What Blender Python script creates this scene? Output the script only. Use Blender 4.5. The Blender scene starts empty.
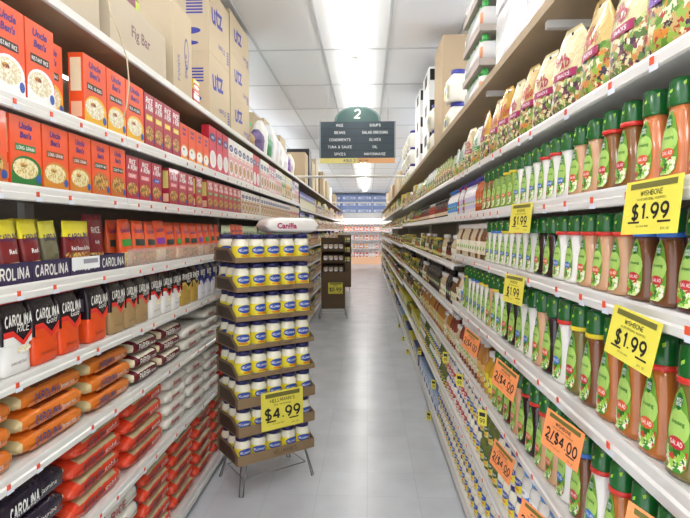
import bpy, math, random
from mathutils import Matrix
random.seed(7)
PI = math.pi
# ------------------------------------------------------------------ camera, world, lamps, exposure
sc = bpy.context.scene
COL = sc.collection
cam_d = bpy.data.cameras.new('camera'); cam = bpy.data.objects.new('camera', cam_d); COL.objects.link(cam)
cam_d.sensor_width = 36; cam_d.lens = 520/690*36; cam_d.clip_start = .02; cam_d.clip_end = 100
pit = math.atan(29/520); yaw = math.atan(23*math.cos(pit)/520)
cam.location = (0, 0, 1.6); cam.rotation_euler = (PI/2-pit, 0, yaw)
sc.camera = cam
w = bpy.data.worlds.new('world'); sc.world = w; w.use_nodes = True
w.node_tree.nodes['Background'].inputs[0].default_value = (.95, .97, 1, 1)
w.node_tree.nodes['Background'].inputs[1].default_value = 1.5
sc.view_settings.view_transform = 'Standard'; sc.view_settings.look = 'None'
sc.view_settings.gamma = 1; sc.view_settings.use_curve_mapping = False
sc.view_settings.exposure = 0.32
TUBE = 11.0
def area(name, loc, sx, sy, power, rot=(0, 0, 0)):
    d = bpy.data.lights.new(name, 'AREA'); d.shape = 'RECTANGLE'; d.size = sx; d.size_y = sy
    d.energy = power; d.color = (1, .985, .96)
    o = bpy.data.objects.new(name, d); o.location = loc; o.rotation_euler = rot; COL.objects.link(o)
for i, x in enumerate((-3.6, 3.4)):       # unseen lamp rows of the next aisles; up-facing lights added to brighten the ceiling
    area('unseen_aisle_light', (x, 10.5, 3.22), .2, 21, 260); area('unseen_aisle_light', (x, 10.5, 3.0), .2, 21, 800, (PI, 0, 0))
area('front_fill', (.2, -1.6, 3.24), 3.0, 1.2, 90)  # broad unseen fill light added above and behind the camera

# ------------------------------------------------------------------ materials
def lin(h):
    h = h.lstrip('#'); r = []
    for k in (0, 2, 4):
        c = int(h[k:k+2], 16)/255
        r.append(c/12.92 if c <= .04045 else ((c+.055)/1.055)**2.4)
    return (*r, 1)
MC = {}
def M(hexc, rough=.5, bump=0, metal=0, coat=0, var=0):
    key = (hexc, rough, bump, metal, coat, var)
    if key in MC: return MC[key]
    m = bpy.data.materials.new('m_'+hexc.strip('#')); m.use_nodes = True
    nt = m.node_tree; b = nt.nodes['Principled BSDF']
    b.inputs['Base Color'].default_value = lin(hexc); b.inputs['Roughness'].default_value = rough
    b.inputs['Metallic'].default_value = metal; b.inputs['Coat Weight'].default_value = coat
    tc = nt.nodes.new('ShaderNodeTexCoord')
    if bump:
        n = nt.nodes.new('ShaderNodeTexNoise'); n.inputs['Scale'].default_value = 45; n.inputs['Detail'].default_value = 2
        bp = nt.nodes.new('ShaderNodeBump'); bp.inputs['Strength'].default_value = bump; bp.inputs['Distance'].default_value = .006
        nt.links.new(tc.outputs['Object'], n.inputs['Vector']); nt.links.new(n.outputs['Fac'], bp.inputs['Height'])
        nt.links.new(bp.outputs['Normal'], b.inputs['Normal'])
    if var:
        n = nt.nodes.new('ShaderNodeTexNoise'); n.inputs['Scale'].default_value = 6; n.inputs['Detail'].default_value = 4
        mx = nt.nodes.new('ShaderNodeMix'); mx.data_type = 'RGBA'
        a = lin(hexc); mx.inputs['A'].default_value = a; mx.inputs['B'].default_value = tuple(c*(1-var) for c in a[:3])+(1,)
        nt.links.new(tc.outputs['Object'], n.inputs['Vector']); nt.links.new(n.outputs['Fac'], mx.inputs['Factor'])
        nt.links.new(mx.outputs['Result'], b.inputs['Base Color'])
    MC[key] = m; return m
def FOOD(cols, scale=90, rough=.35):
    key = ('food', tuple(cols), scale)
    if key in MC: return MC[key]
    m = bpy.data.materials.new('m_printed_food'); m.use_nodes = True; nt = m.node_tree; b = nt.nodes['Principled BSDF']
    b.inputs['Roughness'].default_value = rough
    tc = nt.nodes.new('ShaderNodeTexCoord'); v = nt.nodes.new('ShaderNodeTexVoronoi'); v.inputs['Scale'].default_value = scale
    r = nt.nodes.new('ShaderNodeValToRGB'); r.color_ramp.interpolation = 'CONSTANT'
    s = nt.nodes.new('ShaderNodeSeparateColor')
    el = r.color_ramp.elements
    for i, c in enumerate(cols):
        if i < 2: e = el[i]; e.position = i/len(cols)
        else: e = el.new(i/len(cols))
        e.color = lin(c)
    nn = nt.nodes.new('ShaderNodeTexNoise'); nn.inputs['Scale'].default_value = scale*1.6; nn.inputs['Detail'].default_value = 1
    vm = nt.nodes.new('ShaderNodeVectorMath'); vm.operation = 'MULTIPLY_ADD'; k = 1.5/scale; vm.inputs[1].default_value = (k, k, k)
    nt.links.new(tc.outputs['Object'], nn.inputs['Vector']); nt.links.new(nn.outputs['Color'], vm.inputs[0]); nt.links.new(tc.outputs['Object'], vm.inputs[2])
    nt.links.new(vm.outputs['Vector'], v.inputs['Vector']); nt.links.new(v.outputs['Color'], s.inputs['Color'])
    nt.links.new(s.outputs['Red'], r.inputs['Fac']); nt.links.new(r.outputs['Color'], b.inputs['Base Color'])
    MC[key] = m; return m
def GLASS(tint='#ffffff', mixf=.25, rough=.08):
    key = ('glass', tint, mixf)
    if key in MC: return MC[key]
    m = bpy.data.materials.new('m_clear'); m.use_nodes = True; nt = m.node_tree
    for n in list(nt.nodes): nt.nodes.remove(n)
    o = nt.nodes.new('ShaderNodeOutputMaterial'); mx = nt.nodes.new('ShaderNodeMixShader')
    t = nt.nodes.new('ShaderNodeBsdfTransparent'); g = nt.nodes.new('ShaderNodeBsdfPrincipled')
    g.inputs['Base Color'].default_value = lin(tint); g.inputs['Roughness'].default_value = rough
    t.inputs['Color'].default_value = (.96, .96, .96, 1)
    mx.inputs['Fac'].default_value = mixf
    nt.links.new(t.outputs[0], mx.inputs[1]); nt.links.new(g.outputs[0], mx.inputs[2]); nt.links.new(mx.outputs[0], o.inputs[0])
    MC[key] = m; return m
def EMIT(hexc, s):
    m = bpy.data.materials.new('m_lamp'); m.use_nodes = True; b = m.node_tree.nodes['Principled BSDF']
    b.inputs['Base Color'].default_value = lin(hexc); b.inputs['Emission Color'].default_value = lin(hexc); b.inputs['Emission Strength'].default_value = s
    return m

# ------------------------------------------------------------------ mesh builder
TXT = {}
def text_geo(s, bold=0.02, res=2):
    key = (s, bold, res)
    if key in TXT: return TXT[key]
    cu = bpy.data.curves.new('t', 'FONT'); cu.body = s; cu.size = 1; cu.offset = bold; cu.resolution_u = res
    cu.align_x = 'CENTER'; cu.fill_mode = 'FRONT'
    o = bpy.data.objects.new('t', cu); COL.objects.link(o)
    bpy.context.view_layer.update()
    me = bpy.data.meshes.new_from_object(o.evaluated_get(bpy.context.evaluated_depsgraph_get()))
    vs = [tuple(v.co) for v in me.vertices]; fs = [tuple(p.vertices) for p in me.polygons]
    bpy.data.objects.remove(o); bpy.data.curves.remove(cu); bpy.data.meshes.remove(me)
    xs = [v[0] for v in vs] or [0, 1]; ys = [v[1] for v in vs] or [0, 1]
    cx = (min(xs)+max(xs))/2; y0 = min(ys)
    vs = [(v[0]-cx, v[1]-y0) for v in vs]
    TXT[key] = (vs, fs, max(xs)-min(xs), max(ys)-y0); return TXT[key]
def _arc(cx, cy, rx, ry, a0, a1, n=9):
    return [(cx+rx*math.cos(math.radians(a0+(a1-a0)*i/n)), cy+ry*math.sin(math.radians(a0+(a1-a0)*i/n))) for i in range(n+1)]
_S = [_arc(2, 4.45, 1.75, 1.55, 25, 265)+_arc(2, 1.5, 1.9, 1.5, 85, -155)]
GL = {'A': [[(0, 0), (2, 6), (4, 0)], [(.7, 2), (3.3, 2)]], 'B': [[(0, 0), (0, 6), (2.3, 6)]+_arc(2.3, 4.65, 1.3, 1.35, 90, -90, 6)+[(0, 3.3)], [(2.3, 3.3)]+_arc(2.3, 1.65, 1.6, 1.65, 90, -90, 6)+[(0, 0)]],
 'C': [_arc(2.1, 3, 2.1, 3, 48, 312, 12)], 'D': [[(0, 0), (0, 6), (1.7, 6)]+_arc(1.7, 3, 2.3, 3, 90, -90)+[(0, 0)]], 'E': [[(3.6, 6), (0, 6), (0, 0), (3.6, 0)], [(0, 3.1), (3.1, 3.1)]], 'F': [[(3.5, 6), (0, 6), (0, 0)], [(0, 3.1), (3, 3.1)]],
 'G': [_arc(2.1, 3, 2.1, 3, 48, 345, 12)+[(4.1, 2.7), (2.4, 2.7)]], 'H': [[(0, 0), (0, 6)], [(4, 0), (4, 6)], [(0, 3.1), (4, 3.1)]], 'I': [[(.4, 0), (.4, 6)]], 'J': [[(1, 3), (3, 1.6)]+_arc(1.5, 1.6, 1.5, 1.6, 0, -170, 6)],
 'K': [[(0, 0), (0, 6)], [(3.8, 6), (.3, 2.8)], [(1.2, 3.4), (4, 0)]], 'L': [[(0, 6), (0, 0), (3.4, 0)]], 'M': [[(0, 0), (0, 6), (2.3, 1.4), (4.6, 6), (4.6, 0)]], 'N': [[(0, 0), (0, 6), (4, 0), (4, 6)]], 'O': [_arc(2.2, 3, 2.2, 3, 0, 360, 16)],
 'P': [[(0, 0), (0, 6), (2.3, 6)]+_arc(2.3, 4.4, 1.6, 1.6, 90, -90, 6)+[(0, 2.8)]], 'Q': [_arc(2.2, 3, 2.2, 3, 0, 360, 16), [(2.6, 1.6), (4.3, -.3)]], 'R': [[(0, 0), (0, 6), (2.3, 6)]+_arc(2.3, 4.5, 1.6, 1.5, 90, -90, 6)+[(0, 3)], [(2.1, 3), (4, 0)]],
 'S': _S, 'T': [[(0, 6), (4.2, 6)], [(2.1, 6), (2.1, 0)]], 'U': [[(0, 6), (0, 2)]+_arc(2, 2, 2, 2, 180, 360, 8)+[(4, 6)]], 'V': [[(0, 6), (2, 0), (4, 6)]], 'W': [[(0, 6), (1.4, 0), (2.8, 5), (4.2, 0), (5.6, 6)]], 'X': [[(0, 0), (4, 6)], [(0, 6), (4, 0)]],
 'Y': [[(0, 6), (2, 2.8), (4, 6)], [(2, 2.8), (2, 0)]], 'Z': [[(0, 6), (4, 6), (0, 0), (4, 0)]], '0': [_arc(2, 3, 2, 3, 0, 360, 16)], '1': [[(.5, 4.7), (1.9, 6), (1.9, 0)]], '2': [_arc(2, 4.2, 1.9, 1.8, 165, -35)+[(0, 0), (4, 0)]],
 '3': [_arc(1.9, 4.5, 1.7, 1.5, 150, -90)+_arc(1.9, 1.55, 1.95, 1.55, 90, -155)], '4': [[(3, 0), (3, 5.9)], [(3, 6), (0, 1.8), (4.2, 1.8)]], '5': [[(3.7, 6), (.7, 6), (.35, 3.1)]+_arc(1.9, 1.95, 2, 1.95, 135, -150)], '6': [_arc(2, 1.9, 1.95, 1.9, 0, 360, 12), [(.05, 1.9)]+_arc(3, 1.9, 2.9, 4.1, 178, 100, 6)],
 '7': [[(0, 6), (4, 6), (1.4, 0)]], '8': [_arc(2, 4.5, 1.65, 1.5, 0, 360, 12), _arc(2, 1.6, 1.95, 1.6, 0, 360, 12)], '9': [_arc(2, 4.1, 1.95, 1.9, 0, 360, 12), [(3.95, 4.1)]+_arc(1, 4.1, 2.9, 4.1, -2, -80, 6)],
 '$': _S+[[(2, -.9), (2, 6.9)]], '.': [[(.3, .05), (.3, .75)]], ',': [[(.5, .5), (0, -1)]], "'": [[(.3, 6.2), (.3, 4.6)]], '&': [[(4, 0), (.9, 4.2)]+_arc(1.9, 4.9, 1.1, 1.1, 210, -40, 6)+[(.4, 2.3)]+_arc(1.7, 1.5, 1.6, 1.5, 150, 330, 6)+[(4, 2.8)]],
 '/': [[(0, -.3), (2.4, 6.3)]], '-': [[(0, 2.6), (2, 2.6)]], ' ': []}
def _split(pl, t):
    """break a stroke at sharp corners so that every piece keeps its width"""
    out = [[pl[0]]]
    for i in range(1, len(pl)):
        out[-1].append(pl[i])
        if 0 < i < len(pl)-1:
            a, p, b = pl[i-1], pl[i], pl[i+1]; u = (p[0]-a[0], p[1]-a[1]); v = (b[0]-p[0], b[1]-p[1])
            if (u[0]*v[0]+u[1]*v[1]) < .55*math.hypot(*u)*math.hypot(*v): out.append([p])
    for k, q in enumerate(out):
        for end in ((0, 1) if k else (), (-1, -2) if k < len(out)-1 else ()):
            if end:
                p, o = q[end[0]], q[end[1]]; d = math.dist(p, o); q[end[0]] = (p[0]+(p[0]-o[0])/d*t*.42, p[1]+(p[1]-o[1])/d*t*.42)
    return out
def stroke_geo(s, t):
    vs = []; fs = []; x0 = 0
    for ch in s:
        ws = 0
        for pts in [q for pl in GL.get(ch, []) for q in _split([p for i, p in enumerate(pl) if i == 0 or math.dist(p, pl[i-1]) > .05], t)]:
            n = len(pts); o = len(vs); closed = math.dist(pts[0], pts[-1]) < .06
            for i, p in enumerate(pts):
                a = pts[i-1] if i else (pts[-2] if closed else None); b = pts[i+1] if i < n-1 else (pts[1] if closed else None)
                ds = []
                if a: d = math.dist(a, p); ds.append(((p[0]-a[0])/d, (p[1]-a[1])/d))
                if b: d = math.dist(b, p); ds.append(((b[0]-p[0])/d, (b[1]-p[1])/d))
                nx = sum(-d[1] for d in ds)/len(ds); ny = sum(d[0] for d in ds)/len(ds); q = max(nx*nx+ny*ny, .25); k = t/2/q
                vs += [(x0+p[0]+nx*k, p[1]+ny*k), (x0+p[0]-nx*k, p[1]-ny*k)]; ws = max(ws, p[0])
            fs += [(o+2*i, o+2*i+1, o+2*i+3, o+2*i+2) for i in range(n-1)]
        x0 += (ws if ch != ' ' else 1.6)+t+.75
    W = x0-t-.75
    return [(x-W/2, y) for x, y in vs], fs, W, 6
class MB:
    def __init__(s): s.v = []; s.f = []; s.m = []; s.sm = []; s.mats = []
    def mi(s, m):
        if m not in s.mats: s.mats.append(m)
        return s.mats.index(m)
    def add(s, vs, fs, m, smooth=False):
        o = len(s.v); s.v += vs; k = s.mi(m) if not isinstance(m, list) else None
        for i, f in enumerate(fs):
            s.f.append(tuple(a+o for a in f)); s.m.append(k if k is not None else s.mi(m[i])); s.sm.append(smooth)
        return s
    def box(s, x0, x1, y0, y1, z0, z1, m, faces=None):
        vs = [(x, y, z) for z in (z0, z1) for y in (y0, y1) for x in (x0, x1)]
        fs = [(0, 2, 3, 1), (4, 5, 7, 6), (0, 1, 5, 4), (2, 6, 7, 3), (0, 4, 6, 2), (1, 3, 7, 5)]
        if faces: return s.add(vs, fs, [faces.get(n, m) for n in ('bot', 'top', 'front', 'back', 'left', 'right')])
        return s.add(vs, fs, m)
    def cbox(s, w, d, z0, z1, m, faces=None, b=.0):
        if not b: return s.box(-w/2, w/2, -d/2, d/2, z0, z1, m, faces)
        return s.loft([(z0, w/2-b, d/2-b), (z0+b, w/2, d/2), (z1-b, w/2, d/2), (z1, w/2-b, d/2-b)], m, seg=16, n=12)
    def loft(s, rings, m, seg=16, n=2., axis='Z', cap=True, smooth=True, off=(0, 0, 0), jit=0, ph=0.):
        """rings (t, half width, half depth [, cx, cy [, n]]); m = material or fn(ring, angle)"""
        vs = []; rnd = random.Random(len(rings)*seg+int(n*10)+int(1000*rings[-1][0]))
        for r in rings:
            t, a, b = r[:3]; cx, cy = (r[3], r[4]) if len(r) > 4 else (0, 0); nn = r[5] if len(r) > 5 else n
            for j in range(seg):
                th = 2*PI*(j+ph)/seg; c, q = math.cos(th), math.sin(th)
                x = cx+a*math.copysign(abs(c)**(2/nn), c); y = cy+b*math.copysign(abs(q)**(2/nn), q)
                if jit: x += rnd.uniform(-jit, jit)*(a > .01); y += rnd.uniform(-jit, jit)*(b > .01)
                p = (x, y, t) if axis == 'Z' else (t, x, y)
                vs.append(tuple(p[k]+off[k] for k in range(3)))
        fs = []; ms = []; N = len(rings)
        for i in range(N-1):
            for j in range(seg):
                k = (j+1) % seg; fs.append((i*seg+j, i*seg+k, (i+1)*seg+k, (i+1)*seg+j))
                ms.append(m(i, (j+.5+ph)/seg*2*PI) if callable(m) else m)
        if cap:
            fs.append(tuple(range(seg))[::-1]); ms.append(m(0, 0) if callable(m) else m)
            fs.append(tuple((N-1)*seg+j for j in range(seg))); ms.append(m(N-2, 0) if callable(m) else m)
        return s.add(vs, fs, ms, smooth)
    def tube(s, pts, r, m, seg=8):
        from mathutils import Vector
        P = [Vector(p) for p in pts]; vs = []
        for i, p in enumerate(P):
            d = (P[min(i+1, len(P)-1)]-P[max(i-1, 0)]).normalized()
            u = d.cross(Vector((0, 0, 1)) if abs(d.z) < .9 else Vector((1, 0, 0))).normalized(); v2 = d.cross(u)
            vs += [tuple(p+r*(math.cos(2*PI*j/seg)*u+math.sin(2*PI*j/seg)*v2)) for j in range(seg)]
        fs = [(i*seg+j, i*seg+(j+1) % seg, (i+1)*seg+(j+1) % seg, (i+1)*seg+j) for i in range(len(P)-1) for j in range(seg)]
        fs += [tuple(range(seg))[::-1], tuple((len(P)-1)*seg+j for j in range(seg))]
        return s.add(vs, fs, m, True)
    def poly(s, pts, m, tf):
        return s.add([tf(*p) for p in pts], [tuple(range(len(pts)))], m)
    def rect(s, u0, u1, v0, v1, m, tf, n=1):
        vs = []; fs = []
        for i in range(n+1):
            u = u0+(u1-u0)*i/n; vs += [tf(u, v0), tf(u, v1)]
        for i in range(n): fs.append((2*i, 2*i+2, 2*i+3, 2*i+1))
        return s.add(vs, fs, m)
    def disc(s, cu, cv, ru, rv, m, tf, n=20):
        vs = [tf(cu, cv)]+[tf(cu+k*ru*math.cos(2*PI*i/n), cv+k*rv*math.sin(2*PI*i/n)) for k in (.4, .75, 1) for i in range(n)]
        return s.add(vs, [(0, 1+i, 1+(i+1) % n) for i in range(n)]+[(1+k*n+i, 1+k*n+n+i, 1+k*n+n+(i+1) % n, 1+k*n+(i+1) % n) for k in (0, 1) for i in range(n)], m)
    def text(s, t, cu, v0, h, m, tf, maxw=None, bold=.02, shear=0, rot=0, res=2):
        vs, fs, W, H = text_geo(t, bold, res) if t != t.upper() else stroke_geo(t, .75+bold*16); k = h/H; kx = k
        if maxw and W*k > maxw: kx = maxw/W
        out = []
        for x, y in vs:
            a, b = x*kx+shear*y*k, y*k
            out.append(tf(cu+a*math.cos(rot)-b*math.sin(rot), v0+a*math.sin(rot)+b*math.cos(rot)))
        return s.add(out, fs, m)
    def merge(s, o):
        base = len(s.v); s.v += o.v
        for f, k, q in zip(o.f, o.m, o.sm):
            s.f.append(tuple(a+base for a in f)); s.m.append(s.mi(o.mats[k])); s.sm.append(q)
        return s
    def mesh(s, name):
        me = bpy.data.meshes.new(name); me.from_pydata(s.v, [], s.f)
        for m in s.mats: me.materials.append(m)
        me.polygons.foreach_set('material_index', s.m); me.polygons.foreach_set('use_smooth', s.sm)
        me.update(); return me
def front(y, e=.0007):
    return lambda u, v: (u, y-e, v)
def cyl(r, e=.0008, rd=None):
    rd = rd or r
    return lambda u, v: ((r+e)*math.sin(u/r), -(rd+e)*math.cos(u/r), v)
def inst(name, mesh, parent=None, label=None, loc=None):
    o = bpy.data.objects.new(name, mesh); COL.objects.link(o)
    if parent is not None: o.parent = parent
    if label: o['label'] = label
    if loc: o.location = loc
    return o
def struct(name, mb):
    o = inst(name, mb.mesh(name)); o['kind'] = 'structure'; return o
class Proto:
    def __init__(s, kind, cat): s.kind = kind; s.cat = cat; s.parts = []; s.whole = None; s.d = .05; s.w = .1; s.h = .2; s.desc = kind
    def part(s, name, mb, parent=None, label=None):
        s.parts.append([name, mb, parent, label, None]); return len(s.parts)-1
    def one(s):
        if s.whole is None:
            a = MB()
            for p in s.parts: a.merge(p[1])
            s.whole = a.mesh(s.kind)
        return s.whole
REG = []
def put(p, loc, rz=0, place='', desc=None, lod=0, scale=None, tilt=None, label=None, group=None):
    if lod or len(p.parts) == 1: r = inst(p.kind, p.one())
    else:
        r = inst(p.kind, None); obs = []
        for q in p.parts:
            if q[4] is None: q[4] = q[1].mesh(q[0])
            obs.append(inst(q[0], q[4], r if q[2] is None else obs[q[2]], q[3]))
    r.location = loc; r.rotation_euler = (tilt[0], tilt[1], rz) if tilt else (0, 0, rz)
    if scale: r.scale = scale
    r['category'] = p.cat
    if group: r['group'] = group
    if label: r['label'] = label
    else: REG.append((r, desc or p.desc, place))
    return r
ORD = 'nearest,second,third,fourth,fifth,sixth,seventh,eighth,ninth,tenth,eleventh,twelfth,thirteenth,fourteenth,fifteenth,sixteenth,seventeenth,eighteenth,nineteenth,twentieth'.split(',')
def finish_labels():
    G = {}
    for r, d, pl in REG: G.setdefault((d, pl), []).append(r)
    for (d, pl), rs in G.items():
        rs.sort(key=lambda o: math.hypot(o.location.x, o.location.y))
        for i, r in enumerate(rs):
            if len(rs) == 1: r['label'] = f"{d}, {pl}"
            elif i < 20: r['label'] = f"{d}, {ORD[i]} nearest, {pl}" if i else f"{d}, nearest one, {pl}"
            else: r['label'] = f"{d}, beyond the twentieth, {pl}"
            if len(rs) > 1: r['group'] = f"{d}, {pl}"

WHITE = M('#f4f4f2', .35); OFFW = M('#e9e7e0', .45); CREAM = M('#efe3bf', .4); BLACK = M('#17151a', .35)
WRED = M('#c9282c', .35); BROWN = M('#8a6f52', .8, var=.15); CARD = M('#bfa98a', .8, var=.1); CARDL = M('#cdbb9e', .8, var=.08)
INK = M('#1a1a1a', .6); PURPLE = M('#3d2560', .4); NAVY = M('#1c2a78', .35)
RACK = M('#dfddd8', .35, coat=.2); RACKB = M('#a8a298', .6); WOODB = M('#b7a283', .7, var=.25)
YEL = M('#e6da52', .5); ORG = M('#f79a5e', .5); CHROME = M('#8d9094', .3, metal=.9)
RICE = FOOD(['#e8d9a0', '#d9c17a', '#f0e7c4', '#c9a64d', '#efe0b0'], 160)
RICEW = FOOD(['#f2ead2', '#e2d6b2', '#f8f3e2', '#d7c79a'], 180)
STEW = FOOD(['#c98c3c', '#8c3b1f', '#e0c27a', '#5e7a2a', '#d8a54a', '#a85a2a'], 120)
SALAD = FOOD(['#7fa04a', '#5a7a36', '#c9cf8a', '#7a4058', '#e3dca8', '#c98b45', '#e8e2c8', '#e8dcb0', '#4a2340', '#b98a5a'], 75)
SALAD2 = FOOD(['#5d8c30', '#97b54a', '#d98a35', '#e8dcb0', '#3d2238', '#7aa23f', '#b03a2e', '#e6dcc0', '#c8a86a'], 70)
VEG = FOOD(['#3c8f2d', '#7ebd3a', '#c9402f', '#f2f0dc', '#2f6e22', '#d9e8a0', '#9cd050'], 110)
MIXF = FOOD(['#8a8d3a', '#6b5a2a', '#c9b04a', '#4f5a28', '#a0452a', '#d9c98a'], 60)

# ------------------------------------------------------------------ products
def rice_box(kind, desc, w, d, h, col, title, tcol, band, bandtxt, food, side=None, foodlow=True):
    p = Proto(kind, 'box'); p.w, p.d, p.h, p.desc = w, d, h, desc
    b = MB(); cm = M(col, .33, coat=.2); b.cbox(w, d, 0, h, cm, {'left': cm})
    f = front(-d/2)
    if foodlow:
        b.rect(-w*.49, w*.49, .004, h*.2, food[1], f)
        b.disc(0, h*.24, w*.48, h*.2, food[1], front(-d/2, .0009)); b.disc(-w*.04, h*.25, w*.41, h*.15, food[0], front(-d/2, .0012))
        b.disc(w*.38, h*.12, w*.09, h*.065, M('#2f58a8', .4), front(-d/2, .0015), 10)
        b.disc(-w*.12, h*.3, w*.12, h*.035, WHITE if 0 else STEW, front(-d/2, .0015), 10)
    L = MB()
    for i, t in enumerate(title):
        L.text(t, -w*.02, h*(.82-.13*i), h*.1, tcol, front(-d/2, .001), w*.72, bold=.05, shear=.18)
    L.rect(-w*.36, w*.3, h*.5, h*.6, band, front(-d/2, .001)); L.text(bandtxt, -w*.03, h*.525, h*.045, WHITE, front(-d/2, .0014), w*.58)
    # side panel seen from the aisle entrance
    s = lambda u, v: (-w/2-.0008, u, v)
    b.rect(-d*.36, d*.36, h*.45, h*.93, side or CREAM, s); b.rect(-d*.36, d*.36, h*.08, h*.3, M('#f3c3a0', .4), s)
    p.part('carton', b); p.part('printed_label', L, 0); return p
UB = "#f0592a"; UBP = M('#5a2b7a', .4)
ubt = ["Uncle", "Ben's"]
P = {}
P['ub_big'] = rice_box('rice_box', 'tall orange instant rice box with black banner', .14, .055, .245, UB, ubt, UBP, M('#3a2a22'), 'INSTANT RICE', (RICEW, WHITE))
P['ub_yel'] = rice_box('rice_box', 'tall orange rice box with yellow base', .14, .055, .245, UB, ubt, UBP, M('#3a2a22'), 'BOIL-IN-BAG', (RICEW, M('#f0b92c', .4)))
P['ub_grn'] = rice_box('rice_box', 'orange seasoned rice box with green banner', .14, .045, .2, UB, ubt, UBP, M('#2f7a3a'), 'LONG GRAIN', (RICE, M('#2f7a3a', .4)))
P['ub_brn'] = rice_box('rice_box', 'orange seasoned rice box with brown banner', .14, .045, .2, UB, ubt, UBP, M('#8a4a22'), 'LONG GRAIN', (RICE, M('#d98a2c', .4)))
P['ub_drk'] = rice_box('rice_box', 'orange seasoned rice box with dark green banner', .14, .045, .2, UB, ubt, UBP, M('#2a4a34'), 'COUNTRY INN', (STEW, M('#d0702c', .4)))
P['ub_sml'] = rice_box('rice_box', 'small orange rice box with white bowl', .12, .04, .195, UB, ubt, UBP, M('#f2662f'), ' . ', (WHITE, M('#f4a23c', .4)))
def roni(desc, band, col='#b3243c', h=.185, w=.12):
    p = rice_box('rice_mix_box', desc, w, .04, h, col, ['RICE', 'A RONI'], WHITE, band, 'FLAVOR', (STEW, M(col, .4)), side=M('#e6d27a', .4)); return p
P['ro_yel'] = roni('dark red rice mix box with yellow band', M('#f2dc2c'), h=.24, w=.107)
P['ro_red'] = roni('dark red rice mix box with pink band', M('#e8a0a0'))
P['ro_blu'] = roni('dark red rice mix box with blue band', M('#2350b4'))
P['ro_grn'] = roni('dark red rice mix box with green band', M('#4a9a4a'), col='#b8303c')
def gbox(desc, w, d, h, col, c2, c3, kind='dry_mix_box', cat='box', word='MIX'):
    p = Proto(kind, cat); p.w, p.d, p.h, p.desc = w, d, h, desc
    b = MB(); b.cbox(w, d, 0, h, M(col, .35)); f = front(-d/2)
    b.rect(-w*.5, w*.5, h*.04, h*.56, c2, f); b.disc(0, h*.27, w*.44, h*.2, WHITE, front(-d/2, .0012), 14); b.disc(0, h*.28, w*.36, h*.15, c3, front(-d/2, .0016), 12); b.rect(-w*.4, w*.2, h*.58, h*.63, c2, f)
    b.disc(0, h*.76, w*.4, h*.09, NAVY if col in ('#c8283c', '#f0ece4') else WHITE, front(-d/2, .0012), 12)
    b.text(word, 0, h*.72, h*.07, WHITE if col in ('#c8283c', '#f0ece4') else INK, front(-d/2, .0016), w*.6)
    p.part('carton', b); return p
P['pas1'] = gbox('tall red dinner mix box with white bowl', .13, .05, .285, '#c8283c', M('#d95060'), OFFW, kind='dinner_mix_box')
P['pas2'] = gbox('tall white and pink dinner mix box', .13, .05, .285, '#f0ece4', M('#e6a8a8', .4), STEW, kind='dinner_mix_box')
P['pas3'] = gbox('tall cream dinner mix box with food picture', .13, .05, .28, '#efe0b4', M('#d8a040', .4), STEW, kind='dinner_mix_box')
P['pas4'] = gbox('tall pink dinner mix box', .13, .05, .28, '#d9879c', M('#f0d8d8', .4), STEW, kind='dinner_mix_box')
P['pas5'] = gbox('tall green and white stuffing box', .13, .05, .28, '#dfe6cf', M('#4f8a3c', .4), RICE, kind='stuffing_box')
P['pas6'] = gbox('tall lilac dinner mix box', .13, .05, .27, '#b39ac8', M('#f3e9f3', .4), STEW, kind='dinner_mix_box')
P['cou1'] = gbox('red couscous box with food picture', .11, .045, .185, '#b83038', M('#e0c49a', .4), STEW, kind='couscous_box')
P['cou2'] = gbox('white couscous box with brown bowl', .11, .045, .185, '#f0ece4', M('#b98a5a', .4), STEW, kind='couscous_box')
P['cou3'] = gbox('cream couscous box with red edge', .11, .045, .185, '#eadcc0', M('#c05040', .4), RICE, kind='couscous_box')
P['blu1'] = gbox('blue mashed potato box', .14, .05, .25, '#3a4aa8', M('#e8e0b0', .4), RICEW, kind='potato_box')
P['blu2'] = gbox('yellow and blue potato box', .14, .05, .25, '#d9c84a', M('#3a4aa8', .4), RICEW, kind='potato_box')
P['mul1'] = gbox('green soup mix box', .13, .05, .2, '#6f8a48', M('#d9cf9a', .4), STEW, kind='soup_mix_box', word='SOUP')
P['mul2'] = gbox('dark red chili mix box', .13, .05, .2, '#7a2f34', M('#d9a05a', .4), STEW, kind='chili_mix_box', word='CHILI')
P['mul3'] = gbox('yellow noodle box', .13, .05, .2, '#d9c04a', M('#a83a2a', .4), STEW, kind='noodle_box', word='PASTA')

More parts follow.
